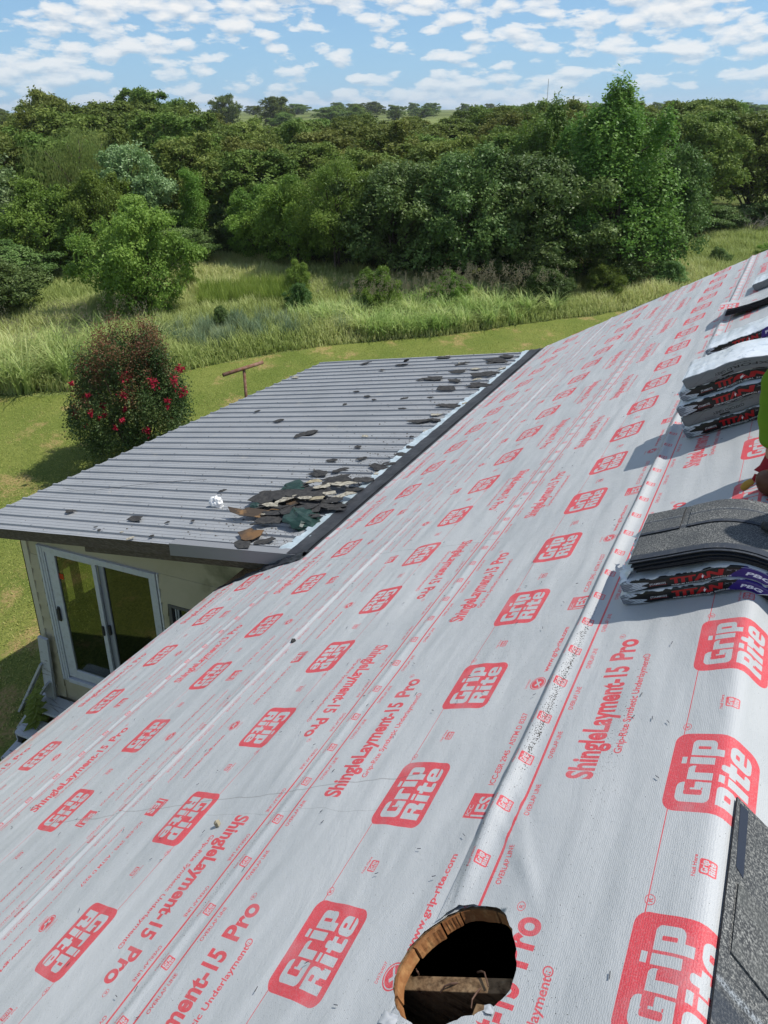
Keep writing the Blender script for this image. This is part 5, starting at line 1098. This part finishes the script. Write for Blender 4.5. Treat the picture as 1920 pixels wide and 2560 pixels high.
def proto(key, style, mt, R, H, z0, nleaf, leaf, seed, r0=.16, multi=1, nlobe=16, tight=.13):
    cm, lob = crown_mesh('crown', seed, R, H, z0, nleaf, leaf, LM[mt], style, nlobe, tight); PROTO[key] = (cm, trunk_mesh('trunk', lob, z0, H, r0, seed, multi), R*1.12, H)
proto('oakA', 'oak', 'oak', 3.5, 8.5, 1.6, 20000, .27, 1, .2, nlobe=24, tight=.085); proto('oakB', 'oak', 'oakb', 3.6, 8.0, 1.2, 20000, .26, 2, .2, nlobe=22, tight=.09); proto('oakC', 'oak', 'oak', 3.2, 8.8, 1.6, 20000, .25, 3, .2, nlobe=26, tight=.08)
proto('broadA', 'oak', 'broad', 2.8, 5.7, .35, 36000, .17, 4, .10, 3, 28, .085); proto('broadB', 'oak', 'broad', 2.7, 5.4, .3, 36000, .165, 5, .09, 3, 28, .085)
proto('lightA', 'oak', 'light', 2.6, 4.4, .25, 32000, .145, 6, .08, 3, 28, .09); proto('lightB', 'column', 'light', 1.2, 4.5, .8, 11000, .11, 7, .06, 1, 14, .2)
proto('spike', 'spike', 'spike', 3.6, 8.9, .4, 46000, .17, 8, .14, 2, 40, .095); proto('willow', 'willow', 'willow', 3.8, 6.5, 1.0, 36000, .16, 9, .18, 1, 20, .12)
proto('poplar', 'oak', 'poplar', 2.4, 6.0, .6, 24000, .17, 10, .1, 1, 22, .10); proto('frond', 'frond', 'light', 2.2, 5.7, 1.0, 17000, .17, 11, .08, 2, 14, .15)
_used = set()
def tree(key, x, y, h, w, label, group=None, name='tree', cat='tree', rz=None):
    cm, tm, R_, H_ = PROTO[key]; r = random.Random(int(x*31+y*17)); e = empty(name, (x, y, float(gz(x, y))-(.05 if x*x+y*y < 1e4 else h*.22)), label, cat, group, rz if rz is not None else r.uniform(0, 6.28), (w/(2*R_), w/(2*R_), h/H_))
    link('crown', cm, e, True); link('trunk', tm, e, True); return e
# individually placed
tree('lightA', -21.5, 14.9, 4.4, 5.0, 'rounded light green bushy tree standing alone in the meadow behind the crape myrtle', rz=1)
tree('broadB', -26.0, 11.2, 2.6, 4.6, 'low bush at the left edge of the view beside the meadow', name='bush', cat='bush')
tree('frond', -18.9, 24.6, 5.9, 4.4, 'tree with drooping bright fronds left of the big dark middle trees', rz=2)
tree('broadA', -16.2, 25.6, 5.7, 6.4, 'leftmost of the dark dense broadleaf trees at the meadow edge'); tree('broadB', -12.9, 26.4, 6.0, 6.8, 'dense dark broadleaf tree in the centre of the meadow edge'); tree('broadA', -10.0, 28.2, 6.0, 6.8, 'dense dark broadleaf tree left of the tall pointed tree', rz=3)
tree('spike', -7.7, 31.0, 8.4, 9.0, 'tallest tree, with pointed shoots rising above the skyline', name='elm_tree'); tree('broadB', -5.6, 33.0, 5.9, 5.0, 'dense tree on the right flank of the tallest tree, at the meadow edge'); tree('spike', -11.4, 33.5, 7.7, 7.0, 'narrower pointed tree just left of the tallest tree', name='elm_tree', rz=2)
tree('broadA', -9.4, 26.6, 2.6, 3.6, 'low skirt of bush in front of the middle trees', name='bush', cat='bush'); tree('broadB', -6.6, 29.3, 2.8, 3.4, 'low bush at the foot of the tallest tree', name='bush', cat='bush')
tree('lightA', -21.6, 24.6, 4.4, 5.0, 'light green shrubby tree left of the frond tree', rz=4); tree('lightA', -24.4, 24.8, 3.8, 4.4, 'light green shrubby tree beside the slender sapling', rz=5); tree('lightB', -27.8, 23.4, 4.9, 2.3, 'slender sapling with a thin stem in front of the dark woods', name='sapling')
tree('willow', -33.0, 20.4, 7.3, 8.2, 'pale yellow-green willow in the left middle of the woods', name='willow_tree'); tree('poplar', -29.5, 20.8, 6.4, 5.0, 'silvery glittering poplar on the right of the willow', name='poplar_tree'); tree('poplar', -34.5, 15.2, 6.6, 5.8, 'silvery poplar at the left edge of the woods', name='poplar_tree', rz=2)
tree('lightA', -31.0, 16.6, 4.4, 5.2, 'yellow-green bush at the foot of the left poplar', rz=2, name='bush', cat='bush'); tree('lightA', -28.3, 18.4, 4.8, 4.4, 'yellow-green bush in front of the willow', rz=3.3, name='bush', cat='bush'); tree('broadB', -29.5, 13.8, 2.3, 5.0, 'low dark thicket at the left of the meadow', name='bush', cat='bush'); tree('broadA', -26.8, 21.2, 2.2, 4.4, 'low dark thicket between the meadow and the sapling', name='bush', cat='bush')
tree('oakC', -62.6, 47.0, 10.4, 8.2, 'tall dark oak standing up above the left skyline', name='oak_tree'); tree('oakB', -24.5, 37.5, 6.9, 7.6, 'round olive-brown oak in the middle of the woods', name='oak_tree')
tree('oakA', -186, 176, 14.5, 15, 'left one of the two far round trees on the skyline', name='oak_tree'); tree('oakC', -171, 186, 14.0, 16, 'right one of the two far round trees on the skyline', name='oak_tree')
back = [[-48.2,21.3,7.3,8.0],[-46.5,28.2,7.4,8.3],[-38.7,30.9,7.4,6.7],[-38.9,36.7,6.2,8.0],[-31.0,39.9,6.0,8.5],[-27.6,42.8,5.6,7.3],[-23.8,44.6,5.5,7.7],[-21.1,49.8,6.8,6.9],[-16.4,47.4,7.2,6.8],[-52.4,23.2,7.7,6.0],[-52.6,30.0,7.8,6.9],[-48.0,35.7,7.6,6.1],[-37.5,42.9,6.4,6.2],[-36.1,46.9,5.8,6.4],[-29.7,50.5,5.8,7.1],[-23.1,55.4,7.4,7.8],[-18.4,55.8,7.2,6.3],[-14.1,54.2,7.1,6.7],[-11.7,59.8,7.0,8.4],[-7.9,57.4,7.2,7.2],[-1.4,60.7,6.7,7.2],[-57.1,25.2,8.4,8.0],[-57.0,33.5,8.4,6.9],[-52.8,35.5,8.3,7.9],[-46.5,40.8,7.1,6.6],[-45.6,46.0,6.5,7.6],[-41.6,48.7,6.5,7.8],[-37.8,51.7,6.6,8.2],[-36.1,57.8,6.2,7.3],[-29.5,55.5,6.3,8.3],[-27.1,60.5,7.5,7.8],[-19.4,62.9,7.8,7.6],[-7.9,64.3,8.1,6.1],[-65.1,28.8,8.1,6.0],[-62.6,35.9,9.0,7.5],[-60.7,44.6,8.5,8.0],[-55.3,46.3,8.0,7.5],[-55.3,52.6,6.2,7.5],[-46.6,57.3,6.6,7.6],[-41.2,59.2,6.7,6.6],[-39.7,65.4,6.4,8.4],[-33.4,65.8,6.6,8.5],[-23.9,67.4,7.9,6.3],[-14.5,67.9,7.7,6.7],[-10.9,74.3,8.1,6.7],[-3.5,74.0,7.0,7.9],[-75.3,33.3,8.4,7.2],[-72.5,41.8,8.5,8.2],[-68.2,52.1,8.5,7.2],[-61.8,55.5,6.9,8.1],[-54.8,65.9,6.2,6.7],[-50.2,71.7,6.7,7.2],[-42.8,72.3,6.3,6.4],[-38.3,77.7,7.3,6.6],[-31.8,80.4,7.7,6.1],[-26.0,84.1,7.5,7.8],[-14.2,84.6,8.1,6.7],[-7.8,80.7,7.6,7.0],[-85.8,38.0,8.5,7.9],[-87.5,53.1,9.1,7.7],[-74.6,60.0,8.6,7.9],[-68.4,73.2,6.3,7.7],[-59.7,73.1,6.0,8.2],[-48.5,81.2,5.8,6.6],[-46.5,91.6,5.6,6.3],[-36.6,89.4,7.9,7.5],[-22.9,94.6,7.8,7.5],[-10.1,92.9,7.9,7.9],[-0.1,94.1,7.2,6.9]]
for i, (x, y, h, w) in enumerate(back):
    az = math.degrees(math.atan2(-x, y)); side = 'on the left' if az > 48 else 'in the middle' if az > 24 else 'on the right'
    tree(('oakA', 'oakB', 'oakC')[(i*7) % 3], x, y, h*1.06, w*1.15, 'dark oak crown packed in the woods '+side+' of the view', 'oaks in the woods '+side, name='oak_tree')
mid = [(-36.5, 24.5, 6.6, 6.5), (-41, 19.5, 6.8, 7), (-34.2, 28.3, 6.4, 6.5), (-30.6, 30.2, 6.0, 6.2), (-27.4, 29.5, 4.9, 5.6), (-28.4, 34.6, 5.8, 6.2), (-24.0, 31.2, 5.0, 5.8), (-21.0, 31.0, 5.6, 5.8), (-20.4, 36.8, 6.0, 6.6), (-17.2, 33.0, 6.2, 6), (-16.6, 39.6, 6.6, 6.6), (-13.6, 35.0, 6.6, 6), (-12.4, 41.8, 7.4, 6.8), (-9.6, 46.5, 7.8, 6.8), (-6.4, 49.8, 7.7, 6.6), (-3.2, 51.5, 7.6, 6.6), (.2, 53.0, 7.3, 6.6), (3.4, 54.5, 7.2, 6.6), (-33.5, 35.0, 6.0, 7), (-25.5, 26.6, 4.0, 4.6), (-44, 15, 6.8, 7), (5.2, 60, 7.2, 7), (-5.6, 44.8, 7.0, 5.4), (-27.8, 27.6, 5.8, 6), (-31.0, 26.0, 6.4, 6), (-36.0, 20.8, 6.6, 6.4), (-40.5, 25.4, 6.9, 6.6), (-18.6, 28.8, 5.4, 5.6), (-15.2, 30.0, 5.6, 5.4), (-9.0, 38.5, 7.2, 6.2), (-12.0, 37.6, 7.0, 6.2)]
for i, (x, y, h, w) in enumerate(mid):
    side = 'on the left' if x < -30 else 'in the middle' if x < -13 else 'on the right'
    tree(('oakB', 'oakA', 'oakC')[i % 3], x, y, h, w*1.08, 'dark tree in the front row of the woods '+side+' of the view', 'front row trees of the woods '+side, name='oak_tree')
for i, (x, y, h, w) in enumerate([(-4.6, 47.2, 1.8, 4.5), (-1.6, 49.6, 2.0, 4.5), (1.6, 51.4, 1.7, 4.5), (-7.4, 44.2, 2.2, 4)]):
    tree('broadA', x, y, h, w, 'low undergrowth bush at the foot of the right-hand woods', 'undergrowth before the right-hand woods', name='bush', cat='bush')
for i, (x, y, h, w) in enumerate([(-16.4, 18.6, 1.3, 1.3), (-17.8, 20.2, 1.6, 1.4), (-14.6, 21.3, 1.5, 1.6), (-13.6, 20.2, 1.9, 2.2), (-17.4, 15.4, 1.0, .9), (-11.6, 22.4, 1.5, 2.0), (-8.4, 25.0, 1.6, 2.2), (-6.6, 27.4, 1.4, 2.0), (-3.2, 36.0, 1.1, 1.2), (-1.0, 38.5, 1.2, 1.6), (-4.6, 30.4, 1.3, 2.0), (-22.8, 18.2, 1.2, 1.3)]):
    tree('lightA' if i % 2 else 'broadB', x, y, h, w, ['small leafy shrub standing alone in the meadow grass', 'leafy weed shrub in the tall grass along the mown edge'][1 if i in (3, 5, 6, 7, 10) else 0], ['small shrubs scattered in the meadow', 'weed shrubs along the mown edge'][1 if i in (3, 5, 6, 7, 10) else 0], name='shrub', cat='shrub')
for i in range(60):      # hedge-line trees on the far pasture
    r = random.Random(i); az = r.uniform(-.02, 1.15); D = r.uniform(230, 560); x, y = -math.sin(az)*D, math.cos(az)*D
    if abs(az-math.atan2(220, 203)) < .07 and D < 420: continue
    tree(('oakA', 'oakC')[i % 2], x, y, r.uniform(6, 10), r.uniform(10, 20), 'tiny distant tree in the hedge lines on the far pasture', 'distant trees on the far pasture', name='oak_tree')
for i, (x, y, h, w) in enumerate([(-27.2, 25.6, 2.8, 4.2), (-24.8, 27.0, 2.9, 4.6), (-22.0, 26.4, 3.0, 4.4), (-19.6, 26.4, 2.9, 4.0), (-29.8, 23.4, 2.6, 4.4), (-31.8, 20.0, 2.6, 4.8)]):
    tree(('broadA', 'lightA')[i % 2], x, y, h, w, 'low thicket bush along the dark foot of the woods left of the middle trees', 'thicket at the foot of the woods', name='bush', cat='bush')
# leafless dead shrub at the right edge of the woods
b = MB(); r = random.Random(4)
for i in range(26):
    a = r.uniform(0, 6.28); l = r.uniform(1.0, 2.2); x1, y1 = math.cos(a)*l*.75, math.sin(a)*l*.75; z1 = l*r.uniform(.4, .85)
    b.tube([(0, 0, 0), (x1*.45, y1*.45, z1*.6), (x1, y1, z1)], [.03, .02, .008], 4)
    for q in range(3): tt = r.uniform(.4, .9); b.tube([(x1*tt, y1*tt, z1*tt), (x1*tt+r.uniform(-.4, .4), y1*tt+r.uniform(-.4, .4), z1*tt+r.uniform(.1, .5))], [.012, .005], 4)
e = empty('dead_shrub', (-2.6, 47.0, ZG), 'bare grey leafless shrub before the right-hand woods', 'shrub'); link('branches', poly_mesh('branches', b.V, b.F, [mat('bare_twig', (.30, .27, .23), .9, .1)]), e, True)
# distant tower mast: thin line on the skyline
mast = empty('radio_mast', (-170, 480, ZG+4), 'very thin faint mast on the far skyline', 'mast'); MB().tube([(-170, 480, ZG), (-170, 480, ZG+28)], .18, 5).build('pole', M_GREYTRIM, mast)
# ---- crape myrtle
r = np.random.default_rng(12); cm0 = empty('crape_myrtle', (-12.3, 8.0, ZG), 'dark burgundy-green crape myrtle with bright red blossom clusters beside the metal roof', 'shrub')
def twig_crown(name, n, leaf, mt, zlo, zhi, seed, cen_n, sg):
    r = np.random.default_rng(seed); cs_ = []
    for i in range(cen_n):
        zf = r.uniform(zlo, zhi); pk = .16*math.sin(i*1.7); wv = 1.42*(.35+.65*math.sin(min(1, .25+zf*.95)*math.pi*.86)); a = r.uniform(0, 6.28); q = math.sqrt(r.uniform(.25, 1))*wv
        lump = 1+.16*math.sin(3*a+1)+.10*math.sin(5*a+zf*6); cs_.append((q*math.cos(a)*.95*lump, q*math.sin(a)*.95*lump, .35+zf*(2.66+.14*math.sin(5*a+.6)*(q > .35))-.25*(q/1.5)**2*(zf > .5)))
    cs_ = np.array(cs_); k = r.integers(0, cen_n, n); p_ = cs_[k]+r.normal(size=(n, 3))*np.array([sg, sg, sg*1.9]); nrm = r.normal(size=(n, 3))+np.array([0, 0, .5]); nrm /= np.linalg.norm(nrm, axis=1)[:, None]
    a = np.cross(nrm, r.normal(size=(n, 3))); a /= np.linalg.norm(a, axis=1)[:, None]; b_ = np.cross(nrm, a); s_ = (leaf*r.uniform(.6, 1.2, n))[:, None]
    V = np.stack([p_+a*s_*.5, p_+b_*s_*.3, p_-a*s_*.5, p_-b_*s_*.3], 1).reshape(-1, 3)
    return npmesh(name, V, np.arange(n*4).reshape(-1, 4), [mt], attrs={'tint': np.repeat(r.random(n), 4)}), cs_
me, _ = twig_crown('crown', 62000, .055, leafmat('myrtle_leaf', (.024, .050, .014), (.050, .085, .022), (.085, .11, .038), 1.2, .25), 0, .93, 3, 520, .085); link('crown', me, cm0, True)
me, _ = twig_crown('shoot_tips', 13000, .045, leafmat('myrtle_tip', (.09, .030, .020), (.14, .055, .03), (.14, .10, .04), 2.0, .25), .62, 1.06, 4, 210, .07); link('shoot_tips', me, cm0, True)
b = MB()
for i in range(12):
    a = i*.52; b.tube([(.15*math.cos(a), .15*math.sin(a), 0), (.5*math.cos(a), .5*math.sin(a), 1.0), (1.0*math.cos(a), 1.0*math.sin(a), 2.4)], [.03, .02, .006], 5)
link('stems', poly_mesh('stems', b.V, b.F, [M_BARK]), cm0, True)
M_RED = mat('red_blossom', (.40, .02, .05), .7, .2, transl=.3)
for i, (a, q, z_, s_) in enumerate([(-2.9, .95, 2.15, .13), (-1.3, .75, 2.35, .17), (-1.35, .95, 2.05, .15), (-.75, 1.1, 2.25, .15), (-.35, 1.25, 2.15, .16), (-.25, 1.35, 1.85, .12), (-2.6, 1.25, 1.45, .09), (-1.0, 1.2, 1.25, .12), (-.6, 1.35, 1.05, .08), (-1.9, .9, 1.75, .07), (-.2, 1.25, 2.35, .10), (-1.6, .6, 2.6, .08)]+[(rng.uniform(-3.2, .1), rng.uniform(.9, 1.35), rng.uniform(1.0, 2.5), rng.uniform(.035, .07)) for _ in range(15)]):
    rr2 = np.random.default_rng(50+i); n = int(40+300*s_); s_ *= .62; cx_, cy_ = q*math.cos(a+.58), q*math.sin(a+.58); p_ = np.array([cx_, cy_, z_])+rr2.normal(size=(n, 3))*s_*np.array([.45, .45, .75]); d1 = rr2.normal(size=(n, 3))*.028; d2 = rr2.normal(size=(n, 3))*.028
    link('blossom', npmesh('blossom', np.stack([p_, p_+d1, p_+d2], 1).reshape(-1, 3), np.arange(n*3).reshape(-1, 3), [M_RED]), cm0, True)
# weed at the steps
b = MB(); rr3 = random.Random(3); base = Vector((-7.37, 2.72, -6.12))
b.tube([base+Vector((0, 0, -.1)), base+Vector((.06, .0, .28)), base+Vector((.17, .02, .62))], [.008, .006, .003], 5)
wd = empty('weed', (-7.37, 2.72, -6.22), 'leafy green weed growing between the wooden steps', 'weed'); b.build('stem', LM['light'], wd)
V, F = [], []
for i in range(46):
    z_ = .04+.5*(i/46); a = i*2.4; l = .17*(1.15-z_); c0 = base+Vector((z_*.26, .01, z_*1.2)); d = Vector((math.cos(a), math.sin(a), .25)); s_ = Vector((-math.sin(a), math.cos(a), 0)); n0 = len(V)
    V += [c0, c0+d*l*.5+s_*l*.28, c0+d*l+Vector((0, 0, -.02)), c0+d*l*.5-s_*l*.28]; F.append((n0, n0+1, n0+2, n0+3))
link('leaves', npmesh('leaves', [tuple(v) for v in V], F, [LM['light']], attrs={'tint': np.full(len(V), .9)}), wd)

# ================================================================ humid summer air
mh = bpy.data.materials.new('haze_air'); mh.use_nodes = True; t = mh.node_tree; t.nodes.clear()
pv = N(t, 'ShaderNodeVolumePrincipled'); pv.inputs['Color'].default_value = (.86, .92, 1, 1); pv.inputs['Density'].default_value = .0002; pv.inputs['Anisotropy'].default_value = .3
ho = N(t, 'ShaderNodeOutputMaterial'); t.links.new(pv.outputs[0], ho.inputs['Volume'])
tag(MB().box(-2600, 2600, -2600, 2600, -9, 32).build('haze', mh), kind='stuff')
